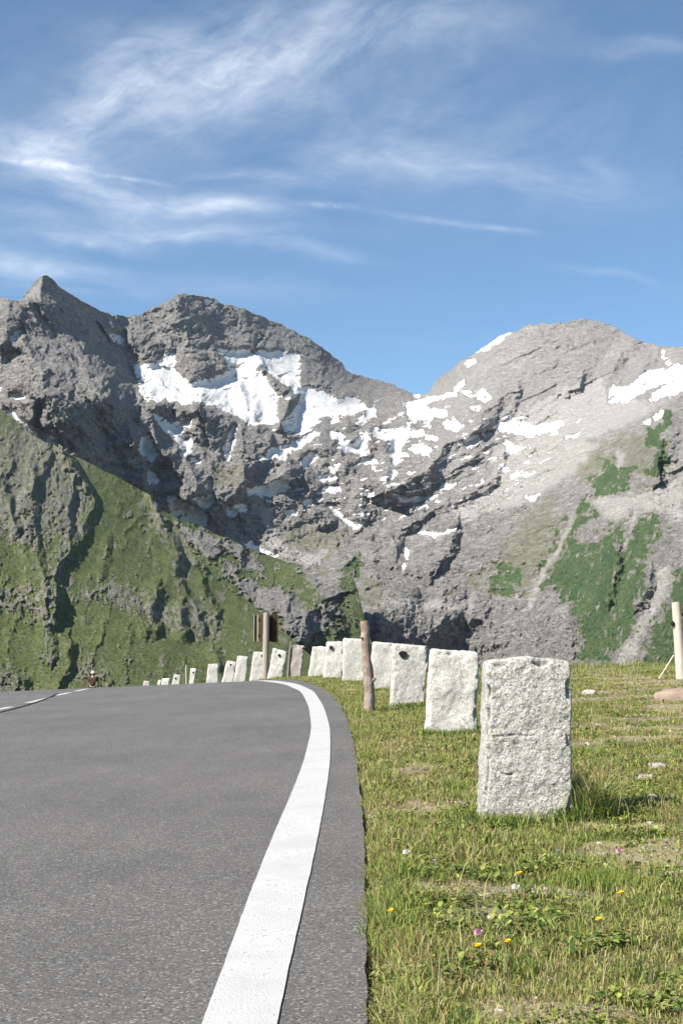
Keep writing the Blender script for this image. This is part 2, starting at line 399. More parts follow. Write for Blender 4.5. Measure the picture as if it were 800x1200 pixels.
SNOW = [
    Z(2, [(40, 200), (100, 195), (200, 195), (250, 240), (290, 275), (380, 265), (440, 240), (480, 210), (470, 160), (430, 120), (560, 125), (620, 185), (600, 205), (640, 260), (690, 340), (690, 380), (680, 420), (700, 460), (640, 460), (560, 470), (540, 440), (470, 400), (330, 365), (240, 375), (170, 345), (80, 350), (60, 280)]),
    Z(2, [(140, 190), (155, 145), (215, 140), (225, 165), (200, 190)]),
    Z(2, [(600, 130), (700, 130), (800, 150), (800, 290), (740, 270), (690, 230), (620, 180)]),
    Z(3, [(0, 20), (60, 50), (110, 110), (180, 140), (280, 160), (400, 190), (470, 230), (460, 260), (330, 265), (200, 350), (150, 340), (130, 300), (190, 240), (215, 170), (120, 110)]),
    Z(3, [(330, 190), (450, 195), (520, 240), (470, 250), (380, 240), (340, 220)]),
    Z(3, [(160, 400), (270, 350), (285, 360), (210, 410), (150, 430), (60, 480), (20, 470)]),
    Z(3, [(350, 350), (400, 360), (395, 390), (450, 400), (520, 360), (500, 430), (420, 430), (370, 390)]),
    Z(3, [(560, 325), (620, 340), (740, 330), (700, 370), (650, 420), (700, 460), (640, 480), (630, 380), (560, 360)]),
    Z(3, [(510, 470), (560, 478), (545, 495), (505, 490)]), Z(3, [(720, 340), (780, 340), (780, 360), (730, 360)]), Z(3, [(720, 430), (770, 400), (800, 420), (800, 450), (740, 450)]),
    Z(3, [(210, 480), (260, 450), (300, 470), (230, 520)]), Z(3, [(320, 610), (380, 605), (390, 620), (340, 625)]), Z(3, [(300, 560), (360, 540), (380, 550), (320, 575)]),
    Z(3, [(0, 605), (60, 600), (130, 570), (155, 545), (140, 580), (150, 610), (100, 640), (40, 620)]), Z(3, [(340, 700), (380, 725), (430, 765), (490, 770), (470, 788), (420, 770), (360, 720)]),
    Z(3, [(700, 220), (800, 190), (800, 215), (740, 300), (710, 260)]), Z(3, [(520, 240), (560, 230), (560, 270), (520, 280)]), Z(3, [(515, 620), (545, 640), (530, 660), (512, 650)]), Z(3, [(570, 660), (620, 670), (600, 685), (575, 678)]),
    Z(3, [(340, 510), (380, 500), (370, 520), (345, 525)]), Z(3, [(230, 675), (270, 668), (265, 685), (235, 688)]), Z(3, [(135, 715), (175, 710), (180, 722), (140, 725)]),
    Z(2, [(120, 415), (190, 460), (230, 470), (300, 440), (290, 470), (220, 520), (285, 525), (295, 600), (265, 620), (240, 560), (180, 500), (130, 450)]),
    Z(2, [(65, 535), (100, 535), (140, 600), (120, 640), (70, 620), (45, 590)]), Z(2, [(505, 485), (490, 560), (470, 640), (455, 580), (480, 520)]), Z(2, [(300, 630), (335, 635), (320, 642)]),
    Z(2, [(620, 620), (700, 590), (740, 600), (730, 630)]), Z(2, [(570, 770), (650, 770), (750, 710), (740, 760), (680, 800), (570, 800)]), Z(2, [(105, 680), (130, 700), (140, 730), (110, 750)]),
    Z(6, [(0, 10), (60, 40), (120, 70), (165, 90), (165, 140), (130, 145), (80, 130), (20, 95), (0, 85)]), Z(6, [(120, 10), (160, 10), (190, 0), (190, 40), (160, 60), (150, 60)]),
    Z(6, [(270, 75), (310, 65), (300, 95), (280, 105)]), Z(6, [(310, 55), (355, 42), (350, 68), (330, 72)]), Z(6, [(350, 240), (375, 230), (440, 265), (510, 292), (450, 288)]),
    Z(6, [(535, 72), (575, 70), (570, 82), (540, 82)]), Z(6, [(750, 70), (770, 72), (800, 98), (780, 95)]), Z(6, [(630, 35), (670, 30), (665, 42)]),
    Z(4, [(120, 220), (190, 195), (330, 165), (335, 175), (210, 205), (150, 240), (290, 250), (295, 265), (220, 275), (140, 290), (120, 300)]),
    Z(4, [(0, 340), (90, 340), (110, 320), (120, 350), (80, 420), (40, 480), (20, 400), (60, 360), (0, 362)]), Z(4, [(275, 295), (340, 295), (355, 320), (330, 340), (290, 325)]),
    Z(4, [(130, 345), (180, 340), (185, 360), (140, 365)]), Z(4, [(120, 430), (170, 395), (220, 430), (190, 450), (140, 450)]), Z(4, [(195, 365), (240, 360), (245, 378), (205, 380)]),
    Z(4, [(415, 160), (470, 150), (495, 185), (470, 205), (440, 180)]), Z(4, [(330, 140), (375, 108), (380, 120), (345, 145)]), Z(4, [(380, 30), (425, 8), (428, 16), (390, 38)]), Z(4, [(370, 155), (400, 152), (395, 165)]), Z(4, [(405, 235), (450, 225), (445, 243)]),
    Z(4, [(385, 370), (440, 365), (435, 400), (390, 410)]), Z(4, [(515, 320), (570, 305), (590, 280), (610, 310), (800, 310), (800, 345), (700, 350), (640, 345), (560, 335)]), Z(4, [(565, 385), (590, 400), (640, 420), (590, 450), (570, 440)]),
    Z(4, [(50, 645), (130, 655), (200, 655), (240, 640), (160, 665), (100, 665)]), Z(4, [(240, 610), (330, 590), (300, 610)]), Z(4, [(30, 520), (60, 540), (40, 555)]), Z(4, [(140, 170), (165, 170), (160, 180)]),
    Z(4, [(600, 540), (670, 535), (650, 548)]), Z(4, [(465, 350), (510, 360), (490, 372)]), Z(4, [(670, 660), (720, 640), (700, 665)]),
    Z(5, [(465, 335), (540, 325), (600, 290), (700, 250), (800, 235), (800, 330), (760, 310), (700, 320), (640, 345), (560, 385), (520, 400), (450, 400)]),
    Z(5, [(740, 325), (800, 310), (830, 320), (800, 345), (760, 360), (680, 385), (640, 395), (660, 370)]), Z(5, [(0, 500), (60, 520), (100, 505), (240, 510), (160, 540), (60, 560), (50, 540), (0, 535)]),
    Z(5, [(660, 475), (700, 450), (705, 462), (670, 485)]), Z(5, [(620, 505), (650, 485), (640, 505)]), Z(5, [(705, 195), (740, 215), (780, 235), (740, 225)]), Z(5, [(700, 170), (715, 172), (712, 182)]),
    Z(5, [(250, 565), (310, 555), (290, 572)]), Z(5, [(0, 740), (70, 735), (60, 748), (0, 752)]), Z(5, [(0, 620), (40, 615), (20, 640), (0, 645)]),
    Z(7, [(20, 40), (50, 55), (88, 55), (70, 68), (40, 62)]), Z(7, [(360, 95), (450, 95), (530, 80), (480, 98), (400, 104)]), Z(7, [(298, 160), (312, 170), (308, 215), (300, 205)]), Z(7, [(292, 250), (300, 250), (296, 275)]),
    Z(1, [(55, 300), (100, 270), (105, 275), (75, 305), (55, 308)]), Z(1, [(20, 415), (50, 385), (78, 385), (40, 415)]), Z(1, [(62, 575), (120, 572), (115, 585), (80, 588)]), Z(1, [(0, 530), (8, 530), (6, 570), (0, 570)]),
    Z(1, [(510, 280), (540, 285), (580, 310), (575, 330), (540, 310)]), Z(1, [(40, 640), (110, 705), (180, 735), (200, 735), (275, 780), (260, 800), (200, 790), (130, 730)]),
    Z(0, [(558, 413), (575, 401), (592, 388), (598, 389), (580, 401), (562, 412)]), Z(0, [(240, 352), (246, 356), (243, 358)]),
]
GRASS_FAR = [
    [(635, 685), (648, 645), (668, 607), (692, 577), (706, 545), (722, 550), (735, 572), (710, 590), (690, 600), (672, 628), (690, 640), (716, 612), (735, 590), (742, 600), (726, 640), (742, 612), (775, 590), (778, 620), (755, 655), (758, 690), (745, 742), (726, 760), (700, 780), (680, 772), (676, 735), (668, 710), (655, 700)],
    [(575, 680), (590, 665), (606, 675), (602, 700), (582, 696)], [(830, 640), (792, 665), (785, 700), (768, 725), (752, 775), (760, 810), (860, 820), (900, 640)],
    Z(5, [(430, 800), (420, 720), (470, 690), (500, 740), (540, 720), (520, 800)]), Z(5, [(640, 700), (660, 640), (700, 640), (715, 700), (690, 780), (650, 760)]), Z(5, [(680, 480), (740, 460), (700, 560), (690, 640), (650, 600)]),
    Z(7, [(0, 320), (40, 350), (90, 440), (100, 500), (60, 590), (0, 600)]), Z(7, [(0, 280), (40, 200), (90, 200), (80, 290), (40, 310)]),
]
OLIVE_FAR = [
    Z(5, [(200, 640), (400, 600), (560, 520), (680, 450), (740, 450), (760, 640), (700, 800), (300, 800)]), Z(4, [(640, 700), (800, 600), (860, 800), (760, 1000), (700, 1160), (500, 1000), (560, 850)]),
    Z(7, [(480, 330), (650, 260), (800, 240), (800, 400), (600, 360), (500, 400)]), Z(7, [(20, 320), (130, 260), (270, 420), (200, 460), (120, 450)]), Z(4, [(400, 230), (440, 200), (460, 260), (430, 300), (400, 290)]),
    Z(6, [(400, 130), (800, 130), (800, 300), (700, 360), (560, 320), (450, 260)]), Z(2, [(360, 660), (440, 640), (540, 660), (520, 800), (380, 800)]), Z(2, [(150, 620), (210, 640), (190, 720), (140, 700)]),
]
PALE_FAR = [
    Z(0, [(790, 655), (786, 690), (765, 720), (748, 760), (735, 790), (705, 792), (738, 745), (760, 700), (772, 668)]),
    Z(4, [(500, 420), (800, 340), (860, 340), (1000, 400), (900, 520), (800, 600), (680, 680), (560, 720), (340, 760), (300, 720), (520, 600)]), Z(5, [(0, 460), (200, 360), (420, 290), (450, 400), (700, 400), (560, 500), (300, 600), (100, 800), (0, 800)]),
    Z(6, [(380, 20), (470, 60), (500, 160), (560, 260), (740, 260), (700, 330), (520, 300), (440, 250), (420, 140)]), Z(7, [(200, 90), (330, 120), (530, 80), (480, 110), (330, 135)]), Z(7, [(180, 420), (420, 400), (620, 440), (520, 470), (260, 450)]),
    Z(0, [(27, 350), (54, 322), (50, 340), (45, 352)]), Z(0, [(612, 715), (650, 640), (668, 600), (674, 604), (656, 645), (622, 712)]), Z(0, [(744, 584), (750, 588), (738, 630), (728, 650)]),  # first patch: sunlit face of the left peak, its light put into the colour
    Z(5, [(290, 610), (360, 610), (340, 700), (280, 690)]), Z(5, [(480, 640), (530, 640), (530, 700), (490, 720)]), [(690, 585), (745, 580), (800, 560), (800, 610), (770, 600), (742, 596), (720, 612), (700, 600)],
]
def depth_far(X, Y):
    wx = fbm(X / 26, Y / 26, 5, .55, 1) * 7; wy = fbm(X / 26, Y / 26, 5, .55, 9) * 7
    Xw, Yw = X + wx, Y + wy
    Xs, Ys = X + wx * .45, Y + wy * .45
    D = rbf(DEPTH_FAR, np.clip(X, -300, 1100), Y)
    ca, sa = math.cos(math.radians(-24)), math.sin(math.radians(-24))
    ud = (X * ca + Y * sa); vd = (-X * sa + Y * ca)
    snow = np.full(X.shape, 1e3)
    for p in SNOW: snow = np.minimum(snow, poly_sd(Xs, Ys, p, 10))
    det = fbm(X / 5, Y / 3.2, 4, .6, 21)
    # scattered little patches in the middle ground
    reg = sstep(20, -25, poly_sd(X, Y, [(300, 440), (480, 470), (620, 480), (700, 480), (640, 560), (560, 600), (420, 620), (300, 600)], 40))
    sc = fbm(X / 15 + 4, Y / 6, 4, .5, 33)
    lace = fbm(ud / 26 + wx / 30, vd / 5.5, 4, .62, 23)
    S1 = sstep(1.6, -1.2, snow - 2.2 + det * 1.5 + np.abs(lace) * 1.2) * sstep(.95, .55, lace + det * .3 + .12 * np.clip(snow / 3 + 1, -1, 1))
    S2 = .95 * sstep(.40, .58, lace * .6 + sc * .75 + det * .12) * reg
    Ms = np.clip(S1 + S2, 0, 1)
    smooth = sstep(8, -6, snow)
    g = np.full(X.shape, 1e3)
    for p in GRASS_FAR: g = np.minimum(g, poly_sd(Xs, Ys, p, 30))
    ol = np.full(X.shape, 1e3)
    for p in OLIVE_FAR: ol = np.minimum(ol, poly_sd(Xs, Ys, p, 40))
    gn = fbm(X / 16, Y / 11, 5, .6, 51)
    G = sstep(6, -7, g + gn * 12 + fbm(X / 3.5, Y / 5, 3, .6, 57) * 5) * (1 - .75 * sstep(.42, .75, fbm(X / 6 + Y / 26, Y / 22, 4, .6, 58))) + .56 * sstep(10, -16, ol + gn * 16)
    pl = np.full(X.shape, 1e3)
    for p in PALE_FAR: pl = np.minimum(pl, poly_sd(Xs, Ys, p, 30))
    dome = sstep(430, 560, X) * sstep(620, 540, Y)
    B = sstep(4, -6, pl + gn * 5) * .95 + .35 * dome
    G = np.clip(G * (1 - .95 * sstep(4, -5, pl)), 0, 1)
    # relief noise by region
    lower = sstep(690, 720, Y) * sstep(400, 430, X) * sstep(700, 670, X)
    leftpk = sstep(190, 150, X) * sstep(560, 500, Y)
    n_iso = ridged(Xw / 54, Yw / 40, 7, .50, 60)
    n_dome = ridged(ud / 70 + wx / 60, vd / 17 + wy / 40, 5, .6, 70)
    cb_, sb_ = math.cos(math.radians(52)), math.sin(math.radians(52))
    ul = (X * cb_ + Y * sb_); vl = (-X * sb_ + Y * cb_)
    n_left = ridged(ul / 60 + wx / 60, vl / 18 + wy / 60, 6, .6, 80)
    n_vert = ridged(X / 15 + wx / 30, Y / 60, 5, .6, 90)
    fine = ridged(Xw / 13, Yw / 10, 5, .6, 95)
    n2 = ridged(ud / 34 + wx / 26, vd / 17 + wy / 26, 5, .56, 64)
    amp = 30 * (1 - .80 * dome) * (1 - .4 * leftpk) * (1 - .5 * lower)
    rgt = sstep(620, 700, X) * sstep(530, 600, Y); amp = amp * (1 - .45 * rgt)
    cen = sstep(380, 420, X + Y * 0) * sstep(690, 640, X) * sstep(455, 480, Y) * sstep(700, 660, Y)
    vf = ridged((X + wx * .5) / 5.2, (Y + wy * .5) / 4.2, 3, .6, 97)
    cg = crags(Xs / 44 + wx / 40, Ys / 30 + wy / 40, 5, .46, 60)
    cgd = crags(ud / 60 + wx / 70, vd / 15 + wy / 50, 4, .5, 66)
    cgl = crags(ul / 46 + wx / 60, vl / 16 + wy / 60, 5, .5, 72)
    cgv = crags(X / 20 + wx / 40, Y / 34 + wy / 40, 5, .5, 78)
    iso_w = (1 - .88 * dome) * (1 - .65 * leftpk) * (1 - .75 * lower) * (1 - .75 * rgt)
    rel = 3.2 * vf * (1 - .5 * dome) + 42 * iso_w * cg + 9 * iso_w * n_iso + 34 * dome * cgd + 8 * dome * n_dome + 26 * leftpk * cgl + 12 * leftpk * n_left + 26 * lower * cgv + 4 * lower * n_vert + 4 * fine + (16 * cgd + 3 * n2) * np.maximum(cen, .35) * (1 - .5 * dome)
    rel = rel * (1 - .82 * smooth) * (1 - .35 * np.clip(G, 0, 1))
    edge = np.clip((Y - 330) / 30, .3, 1)
    D = D - features(Xs + wx * .25, Ys + wy * .25, FEAT_FAR) * (1 - .35 * smooth) - rel * edge - smooth * 10
    M = np.stack([Ms, G * (1 - Ms), B], -1)
    return D, M

# --- near left spur
SKY_SPUR = [(-420, 300), (-200, 395), (-60, 455), (0, 478), (14, 490), (30, 503), (45, 514), (60, 520), (75, 528), (90, 536), (110, 545), (130, 556), (150, 566), (165, 574), (178, 582), (184, 590),
            (195, 606), (207, 616), (215, 627), (222, 640), (232, 656), (243, 664), (252, 676), (259, 686), (275, 697), (290, 703), (300, 712), (310, 722), (330, 738), (350, 756), (400, 800), (470, 860)]
FEAT_SPUR = [
    (Z(8, [(300, 100), (350, 240), (345, 300), (325, 370), (325, 450), (340, 560), (290, 620), (265, 700), (265, 800)]), 25, 40, 8, 1.),
    (Z(8, [(240, 110), (205, 200), (160, 280), (160, 360), (165, 480), (185, 600), (210, 720), (215, 800)]), 17, 30, 7, 1),
    (Z(8, [(150, 190), (155, 290)]), 16, 12, 6, 1), (Z(8, [(20, 260), (50, 380), (75, 460)]), 18, 14, 6, 1), (Z(8, [(60, 170), (50, 210)]), 14, 10, 5, 1),
    (Z(8, [(420, 300), (445, 360), (395, 470), (380, 540)]), 20, 16, 7, 1), (Z(8, [(700, 330), (735, 390), (780, 445)]), 26, 10, 8, 1),
    (Z(8, [(510, 530), (490, 620), (480, 700)]), 10, 10, 7, 1), (Z(8, [(290, 100), (340, 190), (395, 280)]), 30, 10, 8, 1),
    (Z(0, [(66, 700), (62, 730), (60, 770)]), 16, 22, 9, 1), (Z(0, [(82, 757), (80, 780), (72, 800)]), 20, 22, 9, 1),
    (Z(6, [(0, 190), (40, 290), (20, 380), (90, 480), (130, 560)]), 28, 30, 9, 1), (Z(6, [(150, 410), (190, 500), (215, 560)]), 24, 18, 7, 1),
    (Z(6, [(60, 540), (45, 600), (60, 640)]), 30, 18, 9, 1), (Z(6, [(60, 180), (120, 260), (180, 330)]), 26, 14, 10, 1), (Z(6, [(215, 730), (230, 800)]), 18, 14, 8, 1),
    (Z(0, [(185, 690), (178, 715), (182, 735)]), 24, 16, 9, 1), (Z(0, [(160, 715), (170, 740)]), 16, 10, 8, 1), (Z(0, [(0, 785), (30, 800)]), 20, 14, 10, 1),
]
ROCK_SPUR = [Z(8, [(-60, 0), (0, 40), (150, 20), (300, 110), (400, 290), (440, 360), (360, 540), (260, 500), (200, 560), (110, 560), (0, 520), (-60, 500)]),
             [(-40, 690), (30, 685), (70, 700), (68, 730), (20, 722), (-40, 720)], [(90, 693), (130, 678), (160, 690), (200, 706), (235, 716), (225, 742), (190, 736), (160, 722), (120, 705), (92, 706)],
             Z(6, [(0, 180), (60, 190), (180, 320), (170, 340), (60, 330), (90, 420), (60, 470), (0, 330)]), Z(8, [(680, 340), (720, 320), (800, 430), (790, 520), (700, 440)]),
             [(-40, 775), (20, 790), (40, 810), (-40, 820)], [(95, 780), (110, 765), (125, 790), (118, 800), (95, 802)], [(40, 690), (75, 620), (88, 640), (66, 740), (60, 790), (50, 740)], [(205, 715), (230, 700), (262, 725), (255, 750), (225, 745)]]
def depth_spur(X, Y):
    wx = fbm(X / 22, Y / 22, 5, .55, 101) * 6; wy = fbm(X / 22, Y / 22, 5, .55, 109) * 6
    Xs, Ys = X + wx * .6, Y + wy * .6
    D = rbf([(-400, 350, 2000), (-100, 450, 1900), (0, 480, 1950), (60, 520, 1950), (130, 556, 2000), (180, 582, 2050), (215, 625, 1980), (260, 686, 1850), (310, 722, 1800), (0, 600, 1500), (100, 620, 1650), (180, 680, 1600),
             (0, 700, 1250), (100, 720, 1300), (200, 740, 1400), (300, 760, 1500), (0, 820, 1000), (120, 820, 1050), (250, 820, 1200), (400, 830, 1450), (-400, 820, 900), (-400, 600, 1350)], X, Y)
    r = np.full(X.shape, 1e3)
    for p in ROCK_SPUR: r = np.minimum(r, poly_sd(Xs, Ys, p, 30))
    gn = fbm(X / 14, Y / 20, 6, .62, 151); gn2 = fbm(X / 5, Y / 6, 4, .6, 161)
    R = sstep(6, -6, r + gn * 17 + gn2 * 6)
    R = np.clip(R * sstep(-.45, .25, gn2 + gn * .5 + .25 * (Y < 640)) + sstep(.62, .84, gn + gn2 * .35) * .7, 0, 1)
    flow = ridged(X / 34 + Y / 160 + wx / 34, Y / 120 + wy / 50, 6, .56, 120)
    iso = ridged((X + wx) / 30, (Y + wy) / 26, 6, .58, 130)
    fine = ridged((X + wx) / 8, (Y + wy) / 8, 5, .6, 140)
    D = D - features(Xs, Ys, FEAT_SPUR) - 3.2 * flow - iso * .8 - fine * .8 - R * 6 * crags((X + wx) / 16, (Y + wy) / 26, 4, .52, 340) - 1.1 * crags(X / 4.5, Y / 4, 2, .5, 350) * (1 - R) - 1 * R * ridged((X + wx) / 9 + Y / 60, (Y + wy) / 34, 4, .6, 145) - .5 * fbm(X / 3, Y / 2.2, 3, .6, 170)
    G = np.clip(1 - R * .92, 0, 1)
    up = sstep(640, 540, Y) * sstep(160, 90, X)
    G = np.maximum(G, .33 * up + .20) * (1 - .25 * up)
    return D, np.stack([X * 0, G, .3 * R * (1 - up)], -1)

# --- middle hill with the crag
SKY_HILL = [(100, 560), (150, 578), (178, 588), (190, 598), (207, 607), (225, 613), (240, 618), (252, 626), (268, 630), (284, 640), (300, 645), (325, 654), (340, 660), (352, 662), (362, 672), (378, 682), (390, 690),
            (398, 684), (404, 674), (412, 676), (418, 688), (424, 712), (428, 730), (436, 756), (460, 800), (520, 860)]
FEAT_HILL = [
    (Z(6, [(700, 505), (640, 530), (625, 600), (605, 690)]), 75, 60, 22, 1.1), (Z(6, [(560, 480), (540, 560), (530, 640)]), 34, 18, 10, 1),
    (Z(6, [(480, 440), (470, 520), (460, 600)]), 26, 16, 9, 1), (Z(6, [(590, 540), (570, 640)]), 22, 10, 7, 1), (Z(6, [(190, 215), (250, 210), (330, 270)]), 36, 14, 9, 1),
    (Z(6, [(620, 350), (670, 395)]), 22, 10, 7, 1), (Z(6, [(380, 300), (410, 330)]), 16, 9, 6, 1), (Z(6, [(120, 180), (180, 280)]), 22, 12, 8, 1), (Z(6, [(290, 350), (340, 400)]), 14, 10, 6, 1),
    (Z(6, [(700, 490), (790, 570)]), 30, 16, 8, 1), (Z(6, [(780, 640), (730, 610)]), 20, 12, 12, 1), (Z(6, [(460, 340), (480, 380)]), 12, 8, 5, 1),
]
ROCK_HILL = [Z(6, [(250, 340), (330, 390), (440, 430), (540, 450), (640, 530), (720, 510), (790, 570), (720, 620), (640, 700), (520, 690), (520, 560), (420, 540), (330, 450)]),
             Z(6, [(40, 150), (110, 160), (200, 190), (330, 250), (330, 280), (240, 260), (180, 300), (100, 230)]), Z(6, [(600, 340), (660, 340), (800, 440), (800, 500), (740, 500), (640, 400)]),
             Z(6, [(290, 280), (400, 290), (420, 340), (340, 330)]), Z(7, [(20, 200), (60, 210), (60, 280), (20, 300)]), Z(6, [(250, 320), (300, 330), (320, 400), (260, 370)])]
def depth_hill(X, Y):
    wx = fbm(X / 18, Y / 18, 5, .55, 201) * 5; wy = fbm(X / 18, Y / 18, 5, .55, 209) * 5
    Xs, Ys = X + wx * .6, Y + wy * .6
    D = rbf([(100, 570, 2650), (180, 590, 2700), (250, 625, 2750), (325, 654, 2800), (390, 690, 2520), (425, 712, 2400), (460, 800, 2200), (240, 670, 2300), (300, 700, 2250), (350, 700, 2350), (330, 745, 2050), (400, 745, 2180), (300, 800, 1950), (420, 820, 2050), (150, 700, 2300), (500, 850, 2300)], X, Y)
    r = np.full(X.shape, 1e3)
    for p in ROCK_HILL: r = np.minimum(r, poly_sd(Xs, Ys, p, 30))
    gn = fbm(X / 11, Y / 9, 6, .62, 251); gn2 = fbm(X / 4, Y / 4, 4, .6, 261)
    R = np.clip(sstep(3, -3, r + gn * 9) + sstep(.48, .7, gn + gn2 * .4) * .8, 0, 1)
    iso = ridged((X + wx) / 26, (Y + wy) / 20, 6, .56, 230); fine = ridged((X + wx) / 9, (Y + wy) / 8, 5, .62, 240)
    D = D - features(Xs, Ys, FEAT_HILL) - iso * 6 - fine * (2 + 2 * R) - R * 26 * crags((X + wx) / 18, (Y + wy) / 22, 4, .5, 360) - (1 - R) * 6 * crags(X / 12, Y / 8, 3, .5, 365)
    return D, np.stack([X * 0, np.clip(1 - .95 * R, 0, 1), .25 * R], -1)

def mountain_mat(name, rock_a, rock_b, rock_tan, grass_a, grass_b, sc, gr_scale):
    m, nt, b = material(name, .95, .08)
    p = geo_pos(nt); _, sn, gr, pal = attr(nt, 'mask')
    n1 = nt.noise(p, .008 * sc, 6, .65); n2 = nt.noise(p, .05 * sc, 6, .7); n3 = nt.noise(nt.mapping(p, (1, 1, 3.5), (.35, .25, 0)), .03 * sc, 6, .7, .6)
    rock = nt.mix(nt.ramp(n1, .35, .65), rock_a, rock_b)
    rock = nt.mix(nt.ramp(n3, .42, .62), rock, tuple(c * 1.28 for c in rock_b))
    n4 = nt.noise(nt.mapping(p, (1, 1, 2.6), (.5, -.3, .4)), .11 * sc, 5, .75, .8)
    rock = nt.mix(nt.ramp(n2, .50, .68, 0, .75), rock, tuple(c * .45 for c in rock_a))
    rock = nt.mix(nt.ramp(n4, .52, .64, 0, .7), rock, tuple(c * .42 for c in rock_a))
    rock = nt.mix(nt.ramp(n4, .46, .36, 0, .6), rock, tuple(min(1, c * 1.5) for c in rock_b))
    crk = nt.ramp(nt.m('ABSOLUTE', nt.m('SUBTRACT', n3, .5)), .0, .022, .75, 0)
    rock = nt.mix(crk, rock, tuple(c * .38 for c in rock_a))
    tan = nt.mix(nt.ramp(n3, .4, .65), rock_tan, tuple(c * 1.25 for c in rock_tan))
    tan = nt.mix(nt.ramp(n4, .54, .66, 0, .6), tan, tuple(c * .5 for c in rock_tan))
    tan = nt.mix(crk, tan, tuple(c * .42 for c in rock_tan))
    rock = nt.mix(pal, rock, tan)
    gx = nt.mix(nt.ramp(nt.noise(p, .012 * gr_scale, 6, .65), .35, .65), grass_a, grass_b)
    gx = nt.mix(nt.ramp(nt.noise(p, .10 * gr_scale, 5, .75), .47, .60, 0, .75), gx, tuple(c * .48 for c in grass_a))
    gx = nt.mix(nt.ramp(nt.noise(p, .06 * gr_scale, 5, .75, .5), .56, .66, 0, .7), gx, (.24, .225, .17))
    gx = nt.mix(nt.ramp(gr, .62, .85), nt.mix(nt.ramp(n3, .4, .6), (.17, .175, .10), (.26, .25, .17)), gx)
    gf = nt.m('ADD', gr, nt.ramp(n2, .3, .7, -.22, .22), clamp=True)
    col = nt.mix(nt.ramp(gf, .2, .72), rock, gx)
    sf = nt.ramp(nt.m('ADD', sn, nt.ramp(n2, .3, .7, -.15, .15)), .35, .68)
    snowc = nt.mix(nt.ramp(n3, .35, .65), (.68, .67, .655), (.48, .465, .44))
    col = nt.mix(sf, col, snowc)
    nt.put(b.inputs['Base Color'], col)
    hgt = nt.m('MULTIPLY', nt.m('ADD', n2, n4), nt.ramp(sf, 0, 1, 1, .08))
    nt.put(b.inputs['Normal'], nt.bump(hgt, 1.0, 14 / sc))
    return m

if True:
    inner = np.arange(-30, 832, 1.0)
    xs = np.concatenate([np.arange(-320, -30, 5), inner, np.arange(832, 1120, 5)])
    far_mat = mountain_mat('mountain_rock', (.198, .188, .176), (.318, .300, .275), (.440, .414, .378), (.070, .132, .050), (.130, .180, .075), 1, 1)
    relief('mountain_range', xs.astype(float), SKY_FAR, 850, 470, depth_far, far_mat, back=None)
    xs = np.concatenate([np.arange(-420, -30, 5), np.arange(-30, 472, 1.0)])
    spur_mat = mountain_mat('spur_grass', (.165, .162, .135), (.24, .232, .195), (.30, .28, .245), (.118, .152, .052), (.198, .216, .088), 2.2, 2.6)
    relief('mountain_spur', xs.astype(float), SKY_SPUR, 850, 360, depth_spur, spur_mat, sky_rough=.7)
    xs = np.concatenate([np.arange(100, 170, 3), np.arange(170, 522, .9)])
    hill_mat = mountain_mat('hill_grass', (.16, .156, .148), (.25, .24, .22), (.33, .31, .28), (.092, .132, .046), (.155, .182, .070), 1.4, 1.6)
    relief('hill', xs.astype(float), SKY_HILL, 850, 300, depth_hill, hill_mat, sky_rough=.8)
    m = plain('valley_grass', (.08, .10, .04), .95, .4, .01)
    g = np.linspace(-1, 1, 60); g = np.sign(g) * np.abs(g) ** 2 * 30000
    GX, GY = np.meshgrid(g, g); zz = -800 - 0 * GX
    tag(mesh_np('valley_floor', np.stack([GX, GY, zz], -1).reshape(-1, 3), [grid_faces(60, 60)], m), kind='structure')
#NEAR
# ------------------------------------------------------------------ ground and road
_ey = np.array([-400, -10, 0, 2.5, 3.2, 4.5, 5.6, 7.5, 11.2, 15, 19.4, 23.4, 25, 30, 35, 40, 45, 50, 55, 60, 70, 80, 100, 400.])
_ex = np.array([.04, .04, .04, .042, .06, .084, .092, .095, .08, .0, -.20, -.56, -.80, -1.65, -2.65, -3.75, -4.95, -6.25, -7.7, -9.3, -12.8, -17, -27, -180.])
_fy = np.linspace(-20, 130, 1501); _fx = np.interp(_fy, _ey, _ex)
_k = np.exp(-np.linspace(-2, 2, 41) ** 2); _k /= _k.sum()
_fx = np.convolve(np.pad(_fx, 20, mode='edge'), _k, 'valid')
def Xe(y): return np.where((y > -20) & (y < 130), np.interp(y, _fy, _fx), np.interp(y, _ey, _ex))
def Xk(y):
    s = (Xe(y + .5) - Xe(y - .5)); return np.sqrt(1 + s * s)
def base_z(x, y):
    """the banked road surface and the meadow that continues it"""
    m = .055 * (np.sqrt(np.maximum(y - 24, 0) ** 2 + 64) - 8)
    return -m + np.where(x > 0, .030, .043) * x
def edge_of(x, y): return (x - Xe(y)) / Xk(y)
